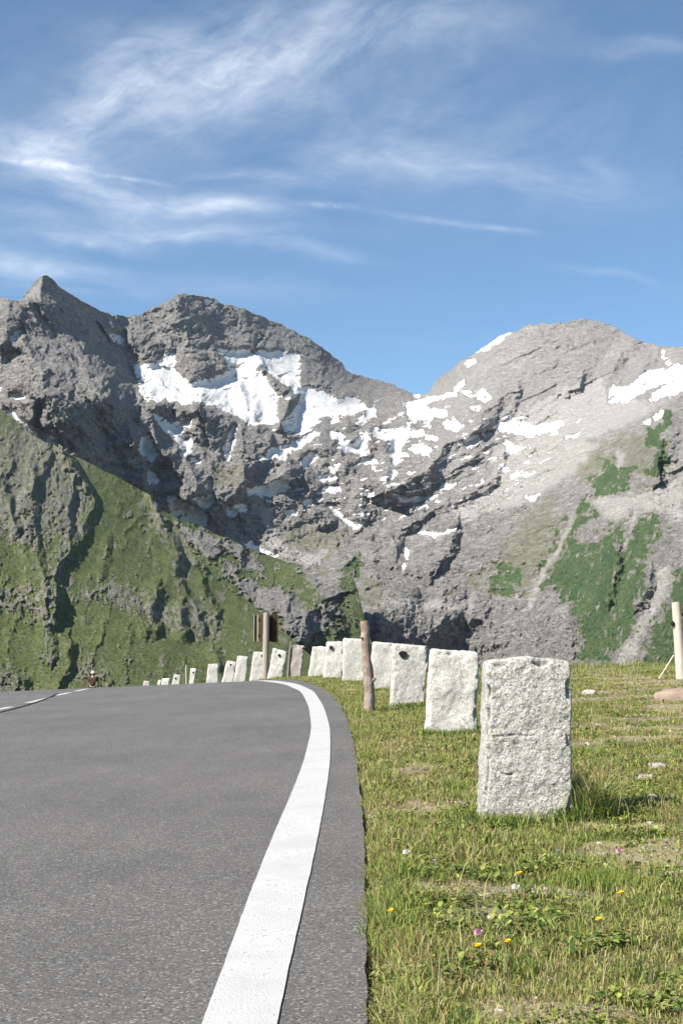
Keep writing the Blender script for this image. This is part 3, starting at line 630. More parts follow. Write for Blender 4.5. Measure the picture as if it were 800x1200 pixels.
def ground_z(x, y):
    x = np.asarray(x, float); y = np.asarray(y, float)
    e = edge_of(x, y); z = base_z(np.clip(x, -60, 30), np.minimum(y, 100))
    g = sstep(0, .12, e)
    mic = fbm(x * 1.3, y * 1.3, 3, .5, 301) * .022 + fbm(x * 6, y * 6, 3, .5, 305) * .008
    z = z + g * (mic + .012) - (1 - g) * .035 - sstep(0, -.05, e) * .035
    dm = np.minimum(e - 1.75 - .25 * fbm(y / 3, y * 0, 2, .5, 311) - .15 * np.maximum(20 - y, 0), y - 31.5 + .8 * fbm(x / 4, x * 0 + 2, 3, .5, 315))
    dm = np.where(y < 12, -1, dm)
    d = np.maximum(dm, 0)
    z = z - (np.sqrt(d * d + .25) - .5) * .85
    z = z - np.maximum(-e - 30, 0) * .5 - np.maximum(y - 100, 0) * .6 - np.maximum(-y - 60, 0) * .3
    z = z - np.maximum(np.abs(x) - 40, 0) * .3
    far = np.hypot(x, y)
    z = z + sstep(20, 120, far) * fbm(x / 60, y / 60, 4, .5, 320) * 6 * sstep(3, 30, np.maximum(d, np.maximum(-e - 25, 0)))
    return z
def gz(x, y): return float(ground_z(np.array([x]), np.array([y]))[0])
def hit(px, py):
    """where a sight line of the photo meets the road or meadow"""
    d = ray(px, py); lo, hi = .3, None
    t = 1.0
    for _ in range(6000):
        x, y, z = d[0] * t, d[1] * t, H + d[2] * t
        if z < float(base_z(np.array(x), np.array(y))): hi = t; break
        lo = t; t *= 1.002
    if hi is None: hi = lo
    for _ in range(30):
        m_ = (lo + hi) / 2
        if H + d[2] * m_ < float(base_z(np.array(d[0] * m_), np.array(d[1] * m_))): hi = m_
        else: lo = m_
    return d[0] * hi, d[1] * hi
def at_depth(px, py, dep):
    d = ray(px, py); t = dep / d[1]; return np.array([d[0] * t, dep, H + d[2] * t])

def bare_of(x, y):
    """0 dense turf .. 1 bare, dry ground"""
    n = fbm(x / 1.1 + 3, y / .7, 5, .58, 401)
    n2 = fbm(x / .28, y / .22, 3, .6, 411)
    side = sstep(.6, 2.2, x - .12 * y * 0 - .5) * .34 * sstep(5.6, 9, y)
    s = sstep(.05, .95, n + n2 * .55 + side * 1.6 - .02)
    # worn brown soil low on the right
    for (cx, cy, ax, ay, k) in [(1.0, 3.25, .26, .14, .7), (1.25, 4.15, .4, .12, .8), (.72, 3.7, .2, .08, .5), (1.6, 3.4, .4, .4, .6)]:
        s = np.maximum(s, k * np.exp(-(((x - cx) / ax) ** 2 + ((y - cy) / ay) ** 2) ** 1.2) * (1 + .6 * n2))
    s = s * sstep(.1, .4, edge_of(x, y) + .15) * (.62 + .38 * sstep(2.6, 4.2, y))
    return np.clip(s, 0, 1)

gm, nt, b = material('meadow_soil', 1, .1)
p = obj_co(nt); _, bare, strw, _ = attr(nt, 'mask')
n1 = nt.noise(p, 9, 6, .65); n2 = nt.noise(p, 60, 4, .7); n3 = nt.noise(p, 1.6, 4, .6)
turf = nt.mix(nt.ramp(n1, .35, .65), (.055, .065, .022), (.13, .135, .05))
turf = nt.mix(nt.ramp(n3, .4, .65, 0, .6), turf, (.19, .165, .075))
soil = nt.mix(nt.ramp(n1, .38, .62), (.085, .062, .045), (.26, .21, .165))
soil = nt.mix(nt.ramp(n2, .5, .66), soil, (.42, .38, .33))
dry = nt.mix(nt.ramp(n2, .35, .65), (.20, .17, .08), (.34, .28, .16))
sl_ = nt.mix(nt.ramp(n3, .42, .58), dry, soil)
nt.put(b.inputs['Base Color'], nt.mix(nt.ramp(nt.m('ADD', bare, nt.ramp(n2, .3, .7, -.2, .2)), .3, .6), turf, sl_))
nt.put(b.inputs['Normal'], nt.bump(nt.m('ADD', n2, n1), .8, .02))

ys = [-900, -500, -250, -120, -60, -25, -10, -5, -2, 0, 1.2]
y = 1.8
while y < 36: ys.append(y); y += max(.035, .0095 * y)
while y < 900: ys.append(y); y += max(.5, .045 * (y - 20))
ys = np.array(ys)
es = np.concatenate([-np.geomspace(900, 1.2, 46), np.arange(-1.0, -.1, .3), np.arange(-.1, .2, .02), np.arange(.2, 3.2, .035), 3.2 + np.geomspace(.05, 7.5, 70), 10.7 + np.geomspace(.4, 900, 60)])
YY = np.repeat(ys[:, None], len(es), 1); XX = Xe(YY) + es[None, :] * Xk(YY)
XX = np.where(YY < -20, es[None, :], XX)
far = YY > 130; XX = np.where(far, Xe(np.minimum(YY, 130)) + es[None, :] * 1.2, XX)
ZZ = np.maximum(ground_z(XX, YY), -797)
mask = np.stack([bare_of(XX, YY), XX * 0, XX * 0], -1)
g = mesh_np('ground', np.stack([XX, YY, ZZ], -1).reshape(-1, 3), [grid_faces(len(ys), len(es))[:, ::-1]], gm, col=mask.reshape(-1, 3), colname='mask'); g['kind'] = 'structure'
# make sure it faces up
g.data.flip_normals() if g.data.polygons[len(g.data.polygons) // 2].normal.z < 0 else None

# asphalt
am, nt, b = material('asphalt', .82, .35)
p = obj_co(nt)
cell = nt.new('ShaderNodeTexVoronoi', feature='F1'); nt.put(cell.inputs['Vector'], p); cell.inputs['Scale'].default_value = 300
sc_ = nt.new('ShaderNodeSeparateColor'); nt.l.new(cell.outputs['Color'], sc_.inputs[0])
cell2 = nt.new('ShaderNodeTexVoronoi', feature='F1'); nt.put(cell2.inputs['Vector'], p); cell2.inputs['Scale'].default_value = 170
sc2 = nt.new('ShaderNodeSeparateColor'); nt.l.new(cell2.outputs['Color'], sc2.inputs[0])
big = nt.noise(p, .5, 5, .6); mid = nt.noise(nt.mapping(p, (1, .25, 1)), 5, 5, .65)
tone = nt.m('ADD', nt.ramp(big, .3, .7, -.16, .16), nt.ramp(mid, .3, .7, -.10, .10))
basec = nt.mix(nt.ramp(sc_.outputs[0], 0, 1), (.062, .058, .053), (.122, .114, .104))
lightc = nt.mix(nt.ramp(sc2.outputs[0], .86, .92), basec, (.20, .19, .175))
darkc = nt.mix(nt.ramp(sc2.outputs[1], .80, .86, 0, .7), lightc, (.035, .033, .032))
mulc = nt.new('ShaderNodeVectorMath', operation='SCALE'); nt.l.new(darkc, mulc.inputs[0]); nt.put(mulc.inputs[3], nt.m('ADD', tone, 1.06))
nt.put(b.inputs['Base Color'], mulc.outputs[0])
nt.put(b.inputs['Normal'], nt.bump(nt.m('ADD', nt.m('MULTIPLY', cell.outputs['Distance'], 1.0), nt.noise(p, 400, 3, .6)), .45, .0025))

wm, nt, b = material('road_paint', .7, .3)
p = obj_co(nt)
cell = nt.new('ShaderNodeTexVoronoi', feature='F1'); nt.put(cell.inputs['Vector'], p); cell.inputs['Scale'].default_value = 150
nn = nt.noise(p, 4, 6, .7); n2 = nt.noise(p, 60, 4, .7)
wear = nt.m('ADD', nt.ramp(nn, .35, .7, -.08, .1), nt.ramp(n2, .3, .8, -.10, .16))
sp_ = nt.new('ShaderNodeSeparateColor'); nt.l.new(cell.outputs['Color'], sp_.inputs[0])
wf = nt.ramp(nt.m('ADD', sp_.outputs[0], wear), .955, 1.03)
colw = nt.mix(nt.ramp(nn, .35, .65), (.37, .36, .345), (.44, .43, .415))
nt.put(b.inputs['Base Color'], nt.mix(wf, colw, (.22, .21, .20)))
nt.put(b.inputs['Normal'], nt.bump(nt.m('ADD', cell.outputs['Distance'], nt.noise(p, 200, 3, .6)), .35, .003))

ry = np.concatenate([np.arange(-6, 40, .05), np.arange(40, 99, .25)])
def strip(name, e0, e1, ys_, ne, dz, mat, rag=0., skirt=0., kind='structure'):
    ev = np.linspace(0, 1, ne)
    Yv = np.repeat(ys_[:, None], ne, 1)
    e0v = np.broadcast_to(e0, ys_.shape)[:, None]; e1v = np.broadcast_to(e1, ys_.shape)[:, None]
    E = e0v + (e1v - e0v) * ev[None, :]
    if rag:
        E[:, -1] += (fbm(ys_ * 2.3, ys_ * 0, 3, .6, 501) + .5 * fbm(ys_ * 14, ys_ * 0 + 5, 2, .6, 503)) * rag; 
        if skirt == 0: E[:, 0] += fbm(ys_ * 9, ys_ * 0 + 9, 4, .6, 507) * rag
    Xv = Xe(Yv) + E * Xk(Yv); Zv = base_z(Xv, Yv) + dz
    if skirt:
        Xv = np.concatenate([Xv, Xv[:, -1:], Xv[:, -1:] + .012], 1); Yv = np.concatenate([Yv, Yv[:, -1:], Yv[:, -1:]], 1); Zv = np.concatenate([Zv, Zv[:, -1:] - .0005, Zv[:, -1:] - skirt], 1)
        F_ = grid_faces(*Xv.shape); F_ = F_[(F_[:, 0] % Xv.shape[1]) != Xv.shape[1] - 3]
        o = mesh_np(name, np.stack([Xv, Yv, Zv], -1).reshape(-1, 3), [F_], mat); o['kind'] = kind; return o
    o = mesh_np(name, np.stack([Xv, Yv, Zv], -1).reshape(-1, 3), [grid_faces(*Xv.shape)], mat)
    if kind: o['kind'] = kind
    return o
# the road surface bends at X = 0 in base_z, so keep its right rim narrow
strip('road', -9.6, 0.0, ry, 34, 0.0, am, rag=.006, skirt=.09)
# edge line, measured on the photo
ly = np.array([-6, 2.5, 3.13, 4.5, 8.04, 11.1, 15.2, 19.6, 23, 25, 30, 99.])
li = np.array([-.273, -.273, -.275, -.279, -.236, -.259, -.395, -.627, -1.0, -1.40, 0, 0]); lo_ = np.array([-.127, -.127, -.121, -.099, -.070, -.100, -.225, -.44, -.78, -1.16, 0, 0])
lyy = np.concatenate([np.arange(-6, 40, .05), np.arange(40, 99, .25)])
_l0 = np.interp(lyy, ly[:10], li[:10] - Xe(ly[:10])); _l1 = np.interp(lyy, ly[:10], lo_[:10] - Xe(ly[:10]))
_l0 = np.convolve(np.pad(_l0, 20, mode='edge'), np.ones(41) / 41, 'valid'); _l1 = np.convolve(np.pad(_l1, 20, mode='edge'), np.ones(41) / 41, 'valid')
strip('edge_line', _l0, _l1, lyy, 4, .004, wm, rag=.0012)
# centre dashes
def quadstrip(name, a, b_, w, mat, n=14, dz=.004):
    A = np.array(a); B = np.array(b_); t = np.linspace(0, 1, n)[:, None]; Pm = A + (B - A) * t
    dr = (B - A) / np.linalg.norm(B - A); nn_ = np.array([dr[1], -dr[0]])
    cols = [Pm - nn_ * w / 2, Pm, Pm + nn_ * w / 2]
    V = np.stack(cols, 1); x_, y_ = V[..., 0], V[..., 1]
    o = mesh_np(name, np.stack([x_, y_, base_z(x_, y_) + dz], -1).reshape(-1, 3), [grid_faces(n, 3)], mat); o['kind'] = 'structure'
    return o
for (p0, p1) in [((-34, 838), (14, 828.5)), ((32, 824), (56, 818.5)), ((66, 815.2), (82, 811.8)), ((89, 810.2), (103, 807.4))]:
    quadstrip('centre_line', hit(*p0), hit(*p1), .13, wm)
sm_ = plain('tar_seam', (.018, .017, .017), .6, .2, 20)
cs = [hit(*q) for q in [(-30, 842), (15, 831.5), (34, 826), (58, 818), (68, 813)]]
for i_ in range(len(cs) - 1): pass
def polystrip(name, pts, w, mat, dz):
    P = np.array(pts); t = np.linspace(0, len(P) - 1, 60); x_ = np.interp(t, range(len(P)), P[:, 0]); y_ = np.interp(t, range(len(P)), P[:, 1])
    dx_ = np.gradient(x_); dy_ = np.gradient(y_); L = np.hypot(dx_, dy_); nx, ny = dy_ / L, -dx_ / L
    xa = np.stack([x_ - nx * w / 2, x_ + nx * w / 2], 1); ya = np.stack([y_ - ny * w / 2, y_ + ny * w / 2], 1)
    o = mesh_np(name, np.stack([xa, ya, base_z(xa, ya) + dz], -1).reshape(-1, 3), [grid_faces(60, 2)], mat); o['kind'] = 'structure'
polystrip('road_seam', cs, .05, sm_, .007)

# ------------------------------------------------------------------ marker stones
def granite(name, base, pit, brown=0.):
    m, nt, b = material(name, .92, .2)
    p = obj_co(nt)
    v1 = nt.noise(p, 95, 4, .75); v2 = nt.noise(p, 34, 5, .7); v3 = nt.noise(p, 5, 4, .6); v4 = nt.noise(p, 220, 2, .6)
    c = nt.mix(nt.ramp(v3, .3, .7), tuple(q * .86 for q in base), tuple(min(1, q * 1.1) for q in base))
    c = nt.mix(nt.ramp(v2, .50, .62, 0, .6), c, (base[0] * .62, base[1] * .60, base[2] * .52))
    c = nt.mix(nt.ramp(v1, .515, .60, 0, .85 * pit), c, (.17, .16, .145))
    c = nt.mix(nt.ramp(v4, .55, .63, 0, .6 * pit), c, (.10, .10, .095))
    c = nt.mix(nt.ramp(nt.noise(p, 3.4, 5, .7), .58, .72, 0, .35), c, (.30, .29, .17))
    oi = nt.new('ShaderNodeObjectInfo').outputs['Random']
    c = nt.mix(1.0, c, nt.mix(oi, (.86, .85, .83), (1.06, 1.04, 1.0)), 'MULTIPLY')
    if brown: c = nt.mix(nt.ramp(nt.noise(p, 12, 5, .7), .4, .7, 0, brown), c, (.34, .25, .21))
    # damp green foot
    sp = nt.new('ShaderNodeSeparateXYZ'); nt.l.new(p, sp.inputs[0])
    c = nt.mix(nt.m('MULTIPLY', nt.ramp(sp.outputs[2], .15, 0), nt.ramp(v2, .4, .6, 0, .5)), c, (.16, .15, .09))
    nt.put(b.inputs['Base Color'], c)
    nt.put(b.inputs['Normal'], nt.bump(nt.m('ADD', nt.m('ADD', v1, nt.m('MULTIPLY', v2, 1.2)), nt.m('MULTIPLY', v4, .4)), .85 * max(pit, .6), .014))
    return m
gran = granite('granite', (.66, .635, .59), 1.0); gran_r = granite('granite_rust', (.46, .43, .40), 1.0, .5); gran_s = granite('granite_pale', (.62, .60, .56), .8)
blk = plain('stud_metal', (.014, .012, .012), .6, .2, 30)
def stone_mesh(name, bl, br, tl, tr, th, n, rough, seed, mat, hump=0., pits=0.):
    """rough hewn block between four corner points (x, z), th deep; local origin at the middle of its foot"""
    nu, nv, nw = n
    bm = bmesh.new()
    def face(f):
        A_, B_ = f
        vs = {}
        for i in range(A_[1] + 1):
            for j in range(B_[1] + 1):
                a = -1 + 2 * i / A_[1]; bb = -1 + 2 * j / B_[1]
                vs[i, j] = bm.verts.new(A_[0](a, bb))
        for i in range(A_[1]):
            for j in range(B_[1]): bm.faces.new((vs[i, j], vs[i + 1, j], vs[i + 1, j + 1], vs[i, j + 1]))
    face(((lambda a, c: (a, -1, c)), nu)) if 0 else None
    for s in (-1, 1):
        face(((lambda a, c, s=s: (a, s, c), nu), (None, nw)))
        face(((lambda a, c, s=s: (s, a, c), nv), (None, nw)))
        face(((lambda a, c, s=s: (a, c, s), nu), (None, nv)))
    bmesh.ops.remove_doubles(bm, verts=bm.verts, dist=1e-5)
    bmesh.ops.recalc_face_normals(bm, faces=bm.faces)
    ox = Vector((seed * 7.3, seed * 3.1, seed * 1.7))
    for v in bm.verts:
        u, w, t = v.co
        P_ = 26.0
        nrm = (abs(u) ** P_ + abs(w) ** P_ + abs(t) ** P_) ** (1 / P_)
        # soft corners, flat faces
        k = 1 / nrm
        u2, w2, t2 = u * k, w * k, t * k
        f = (t2 + 1) / 2
        xl = bl[0] + (tl[0] - bl[0]) * f; xr = br[0] + (tr[0] - br[0]) * f
        x = (xl + xr) / 2 + u2 * (xr - xl) / 2
        zt = tl[1] + (tr[1] - tl[1]) * (u2 + 1) / 2 + hump * (1 - u2 * u2); zb = bl[1] + (br[1] - bl[1]) * (u2 + 1) / 2
        z = zb + (zt - zb) * f; y = w2 * th / 2 * (1 - .08 * f)
        q = Vector((x, y, z))
        d = mnoise.fractal(q * 3.2 + ox, 1, 2, 3) * .34 + mnoise.fractal(q * 9 + ox, 1, 2, 4) * .26 + mnoise.fractal(q * 30 + ox, .8, 2, 3) * .12
        e = 1 - min(1, (1 - max(abs(u), abs(w) if abs(u) < .999 else 0)) / .2)
        rim = sorted((abs(u), abs(w), abs(t)))[1]
        chip = max(0, rim - .86) / .14 * max(0, mnoise.noise(q * 16 + ox)) * 2.2
        pit = -max(0, mnoise.noise(q * 62 + ox) - .22) * .8 * pits if pits else 0
        nv_ = Vector((u2 ** 5 if u2 > 0 else -abs(u2) ** 5, w2 ** 5 if w2 > 0 else -abs(w2) ** 5, (t2 ** 5 if t2 > 0 else 0)))
        if nv_.length > 1e-6: nv_.normalize()
        if pits > .21 and w < -.9:
            zz_ = q.z + .006 * mnoise.noise(q * 14)
            if u < .15: pit -= .20 * max(0, 1 - abs(zz_ - .335) / .007) + (.18 if zz_ < .335 else 0) * max(0, min(1, (.15 - u) * 4)) * .5
            if -.78 < u < -.18: pit -= .55 * max(0, 1 - abs(zz_ - .19 - .012 * mnoise.noise(q * 30)) / .007) * max(0, min(1, .4 + 2.5 * mnoise.noise(q * 22)))
        if f > .12 or True: q += nv_ * (d - chip + pit) * rough
        v.co = q
    me = bpy.data.meshes.new(name); bm.to_mesh(me); bm.free()
    for f_ in me.polygons: f_.use_smooth = True
    me.materials.append(mat)
    return me
#        bl x   br x   tl(x,y)     tr(x,y)     depth  hole        material  label
STONES = [
    ((562, 665), (570, 774), (669, 776), 5.18, None, gran, 'nearest and largest pitted grey-white granite block, foot in long grass', .020, 1),
    ((497, 556), (505, 761), (561, 764), 9.75, None, gran_s, 'smooth-faced pale granite block between the nearest block and the one with the big dark hole', .018, 1),
    ((456, 496), (461, 755), (502, 758), 14.0, (472, 767, 4.6), gran_s, 'pale granite block with a large dark hole in its top left corner', .018, 1),
    ((434, 458), (436, 752), (463, 754), 18.2, None, gran_s, 'pale block right behind the brown bark post', .02, 0),
    ((401, 429), (402, 748), (429, 749), 22.4, None, gran_s, 'tall pale block just left of the brown bark post', .02, 0),
    ((379, 401), (382, 752), (403, 752), 25.4, (388, 759, 2.2), gran_s, 'pale block with a round stud at its top left, where the edge line bends', .022, 0),
    ((361, 381), (366, 758), (383, 758), 28.2, None, gran_s, 'small leaning pale block without stud, tucked left of the round studded one', .022, 0),
    ((338, 352), (342, 756), (357, 757), 30.6, (355.5, 760, 1.5), gran_r, 'rust-speckled rough block beside the thin grey stick', .024, 0),
    ((313, 331), (320, 760), (336, 764), 31.6, (327.3, 768, 1.7), gran_s, 'pale rounded block with a central stud, right of the sign post', .024, 0),
    ((293, 313), (297, 764), (314, 765), 34.0, (307, 768.5, 1.3), gran, 'leaning block directly left of the sign post', .024, 0),
    ((274, 289), (278, 769), (291, 770), 37, None, gran, 'furrowed block, second to the left of the sign post', .03, 0),
    ((259, 274), (266, 774), (277, 776), 40.0, (270.5, 779, 1.3), gran_s, 'low slanting block with a stud, third to the left of the sign post', .03, 0),
    ((242, 257), (244, 778), (256, 778), 43, None, gran, 'broad stubby block, nearest one on the right of the thin snow stake', .03, 0),
    ((222, 227), (223.5, 783), (230, 784), 47.5, (226.6, 788, 1.0), gran_s, 'narrow leaning block with a stud, just right of the thin snow stake', .02, 0),
    ((200, 210), (204, 790), (212, 791.5), 52.5, (206, 795, 1.1), gran_s, 'short block with a stud, just left of the thin snow stake', .02, 0),
    ((189, 199), (190, 795), (199, 795), 56, None, gran_s, 'right one of two low white blocks peeping over the road crest', .02, 0),
    ((184, 189), (185, 797), (189, 797), 58.5, None, gran_s, 'left one of two low white blocks peeping over the road crest', .02, 0),
    ((168, 176), (168, 798), (176, 798.5), 61, None, gran_r, 'farthest block, a mere rim above the road crest nearest the man', .02, 0),
]
GRP = 'granite marker stones lining the outside of the bend'
stone_feet = []
for i, (bx, tl, tr, dep, hole, mt, lab, rg, near_) in enumerate(STONES):
    xm = (bx[0] + bx[1]) / 2; X0 = (xm - 400) / 1500 * dep
    zb = gz(X0, dep) if dep < 30 else float(base_z(np.array(X0), np.array(dep))) - .02
    pT, qT = at_depth(*tl, dep), at_depth(*tr, dep)
    xl, xr = (bx[0] - 400) / 1500 * dep, (bx[1] - 400) / 1500 * dep
    ht = (pT[2] + qT[2]) / 2 - zb
    sink = .12
    # widen downwards below ground along the same edges
    f = sink / ht
    bl = (xl - X0 - (pT[0] - xl) * f, -sink); br = (xr - X0 - (qT[0] - xr) * f, -sink)
    n = ((110, 40, 180) if i == 0 else (36, 14, 56) if i < 3 else (16, 8, 24) if i < 10 else (9, 5, 13))
    th = .22 if i < 14 else .2
    me = stone_mesh('marker_stone', bl, br, (pT[0] - X0, pT[2] - zb), (qT[0] - X0, qT[2] - zb), th, n, rg * (1.35 if i == 0 else 1.8), i + 1, mt, hump=.012 if i in (0, 8) else .004, pits=.22 if i == 0 else .2 if i < 3 else 0)
    o = bpy.data.objects.new('marker_stone', me); C.objects.link(o); o.location = (X0, dep + th / 2, zb)
    tag(o, lab, 'marker stone', GRP)
    stone_feet.append((X0, dep, (xr - xl), ht))
    if hole:
        hp = at_depth(hole[0], hole[1], dep); r = hole[2] / 1500 * dep
        bm = bmesh.new(); bmesh.ops.create_cone(bm, cap_ends=True, segments=14, radius1=r, radius2=r * .8, depth=.035)
        for v in bm.verts:
            if i == 2: v.co.x *= 1.05 + .2 * math.sin(v.co.y * 90); v.co.y *= .92
            v.co = Vector((v.co.x, v.co.z, v.co.y))
            if v.co.y > 0: pass
        bmesh.ops.recalc_face_normals(bm, faces=bm.faces)
        me = bpy.data.meshes.new('stud'); bm.to_mesh(me); bm.free(); me.materials.append(blk)
        h_ = bpy.data.objects.new('stud', me); C.objects.link(h_); h_.parent = o
        h_.location = (hp[0] - X0, -th / 2 + .008, hp[2] - zb)
    print('stone', i, 'h %.2f w %.2f z %.2f' % (ht, xr - xl, zb))

# ------------------------------------------------------------------ wooden posts and sign
def wood(name, a, b_, sc=1, bark=None):
    m, nt, b = material(name, .9, .15); p = obj_co(nt)
    n1 = nt.noise(nt.mapping(p, (60, 60, 3)), 1.0 * sc, 5, .65, .4); n2 = nt.noise(p, 9, 5, .7)
    c = nt.mix(nt.ramp(n1, .35, .65), a, b_)
    c = nt.mix(nt.ramp(n1, .62, .72, 0, .6), c, tuple(q * .35 for q in a))
    if bark: c = nt.mix(nt.ramp(n2, .46, .56), c, bark)
    nt.put(b.inputs['Base Color'], c); nt.put(b.inputs['Normal'], nt.bump(nt.m('ADD', n1, n2), .8, .008)); return m
def limb(name, pts, radii, mat, seed=0, seg=16, rings=26, rough=.06, parent=None, caps=True):
    """a tapering, slightly crooked round timber through pts"""
    P = np.array(pts, float); t = np.linspace(0, len(P) - 1, rings)
    c = np.stack([np.interp(t, range(len(P)), P[:, k]) for k in range(3)], 1); r = np.interp(t, range(len(P)), radii)
    V = []; 
    T = np.gradient(c, axis=0); T /= np.linalg.norm(T, axis=1)[:, None]
    ref = np.array([0, 1, 0.]) if abs(T[0][2]) > .5 else np.array([0, 0, 1.])
    for i in range(rings):
        a_ = np.cross(T[i], ref); a_ /= np.linalg.norm(a_); b2 = np.cross(T[i], a_)
        for j in range(seg):
            an = 2 * math.pi * j / seg
            rr = r[i] * (1 + rough * mnoise.noise(Vector((math.cos(an) * 1.3 + seed * 5, math.sin(an) * 1.3, c[i][2] * 9 + t[i]))) * 2)
            V.append(c[i] + rr * (a_ * math.cos(an) + b2 * math.sin(an)))
    base = len(V); V.append(c[0]); V.append(c[-1] + T[-1] * r[-1] * .12)
    F4 = []
    for i in range(rings - 1):
        for j in range(seg):
            F4.append((i * seg + j, i * seg + (j + 1) % seg, (i + 1) * seg + (j + 1) % seg, (i + 1) * seg + j))
    F3 = [(base, (j + 1) % seg, j) for j in range(seg)] + [(base + 1, (rings - 1) * seg + j, (rings - 1) * seg + (j + 1) % seg) for j in range(seg)]
    o = mesh_np(name, V, [F4, F3], mat, parent=parent, smooth=True)
    bm = bmesh.new(); bm.from_mesh(o.data); bmesh.ops.recalc_face_normals(bm, faces=bm.faces)
    for e_ in bm.edges:
        if len(e_.link_faces) == 2 and e_.calc_face_angle(0) > .9: e_.smooth = False
    bm.to_mesh(o.data); bm.free()
    return o
def box_mesh(name, sx, sy, sz, mat, loc=(0, 0, 0), parent=None, bev=.004, rot=(0, 0, 0)):
    bm = bmesh.new(); bmesh.ops.create_cube(bm, size=1)
    for v in bm.verts: v.co = Vector((v.co.x * sx, v.co.y * sy, v.co.z * sz))
    if bev: bmesh.ops.bevel(bm, geom=bm.edges[:], offset=bev, segments=2, affect='EDGES', profile=.5)
    me = bpy.data.meshes.new(name); bm.to_mesh(me); bm.free(); me.materials.append(mat)
    o = bpy.data.objects.new(name, me); C.objects.link(o); o.location = loc; o.rotation_euler = rot
    if parent is not None: o.parent = parent
    return o
w_bark = wood('bark_wood', (.22, .18, .15), (.36, .295, .25), 1, (.21, .145, .11)); w_pale = wood('pale_wood', (.40, .34, .27), (.52, .45, .37)); w_grey = wood('grey_wood', (.22, .185, .15), (.36, .31, .255)); w_dark = wood('dark_wood', (.035, .022, .015), (.07, .042, .026)); w_stick = wood('stick_wood', (.13, .11, .09), (.22, .19, .15))
def empty(name, loc):
    o = bpy.data.objects.new(name, None); C.objects.link(o); o.location = loc; return o
# bark post left of the third stone
d = 13.2; x0 = (432.5 - 400) / 1500 * d; z0 = gz(x0, d); top = at_depth(427.5, 728, d)
pb = empty('wooden_post', (x0, d, z0)); tag(pb, 'brown bark-covered post leaning left between the pale blocks', 'post')
tx, tz = top[0] - x0, top[2] - z0
limb('shaft', [(0.012, 0, -.2), (0.0, 0, 0), (tx * .28 + .006, .0, tz * .33), (tx * .7 - .004, 0, tz * .66), (tx, 0, tz)], [.056, .054, .055, .048, .045], w_bark, 2, rough=.10, parent=pb, rings=40)
limb('branch_stub', [(tx * .3 + .04, -.02, tz * .33), (tx * .3 + .075, -.05, tz * .37)], [.02, .012], w_bark, 5, 8, 4, parent=pb)
limb('branch_stub', [(tx * .75 - .03, -.03, tz * .8), (tx * .75 - .055, -.06, tz * .82)], [.014, .010], w_bark, 6, 8, 4, parent=pb)
# pale post at the right
d = 19.5; t_ = at_depth(791.5, 706, d); bt = at_depth(797.5, 790, d); z0 = gz(bt[0], d)
pp = empty('wooden_post', (bt[0], d, z0)); tag(pp, 'pale peeled post leaning left at the right end of the meadow', 'post')
tx, tz = t_[0] - bt[0], t_[2] - z0
limb('shaft', [(-tx * .2, 0, -.2), (0, 0, 0), (tx * .5 + .004, 0, tz * .5), (tx, 0, tz)], [.080, .078, .074, .066], w_pale, 9, rough=.05, parent=pp, rings=40)
ins = empty('insulator', (tx * .72 - .075, -.05, tz * .70)); ins.parent = pp
bm = bmesh.new()
for z_, r_ in ((0, .022), (.03, .03), (.055, .016)): bmesh.ops.create_uvsphere(bm, u_segments=10, v_segments=6, radius=r_, matrix=__import__('mathutils').Matrix.Translation((0, 0, z_)))
me = bpy.data.meshes.new('insulator'); bm.to_mesh(me); bm.free(); me.materials.append(blk)
bpy.data.objects.remove(ins); ins = bpy.data.objects.new('insulator', me); C.objects.link(ins); ins.parent = pp; ins.location = (tx * .72 - .085, -.045, tz * .70)
limb('brace', [(-.32, .06, .0), (-.09, .05, .36)], [.014, .011], w_pale, 12, 8, 6, parent=pp)
# thin stick left of the rust-speckled block
d = 30.6; t_ = at_depth(341, 751.5, d); x0 = (337.5 - 400) / 1500 * d; z0 = gz(x0, d)
ps = limb('stick', [(-.02, 0, -.1), (0, 0, 0), ((t_[0] - x0) * .6 - .01, 0, (t_[2] - z0) * .5), (t_[0] - x0, 0, t_[2] - z0)], [.034, .034, .03, .024], w_stick, 14, 10, 18, .09)
ps.location = (x0, d, z0); tag(ps, 'thin grey weathered stick between two blocks right of the sign post', 'stick')
# snow stake
d = 54; t_ = at_depth(218, 769, d); x0 = (220.5 - 400) / 1500 * d; z0 = gz(x0, d)
ps = empty('snow_stake', (x0, d, z0)); tag(ps, 'thin pole with pale shaft and dark tip beyond the crest, among the small far blocks', 'stake')
a_ = np.array([0, 0, -.1]); b_ = np.array([t_[0] - x0, 0, t_[2] - z0])
limb('shaft', [a_, b_ * .78], [.03, .026], w_pale, 15, 10, 8, .02, parent=ps); limb('tip', [b_ * .78, b_], [.028, .024], w_dark, 16, 10, 5, .02, parent=ps)
# sign
d = 33.5; t_ = at_depth(312.5, 718.5, d); x0 = (311.5 - 400) / 1500 * d; z0 = gz(x0, d); hh = t_[2] - z0
sg = empty('sign', (x0, d, z0)); tag(sg, 'dark brown wooden notice board on a grey round post seen from behind', 'sign')
limb('post', [(-.02, 0, -.2), (0, 0, 0), (.012, 0, hh * .5), (.022, 0, hh)], [.088, .086, .082, .078], w_grey, 20, 18, 30, .03, parent=sg)
u_ = d / 1500
zc = at_depth(312, 736, d)[2] - z0
def ux(px): return (px - 311.5) * u_
box_mesh('board', 20 * u_, .035, 31 * u_, w_dark, (ux(315), .14, zc), sg)
for q, (px_, w_, zz_) in enumerate([(318.6, 5.0, 0), (322.6, 2.6, -.01)]): box_mesh('plank', w_ * u_, .04, 32.5 * u_, w_dark, (ux(px_ + 2), .105 + q * .006, zc + zz_), sg)
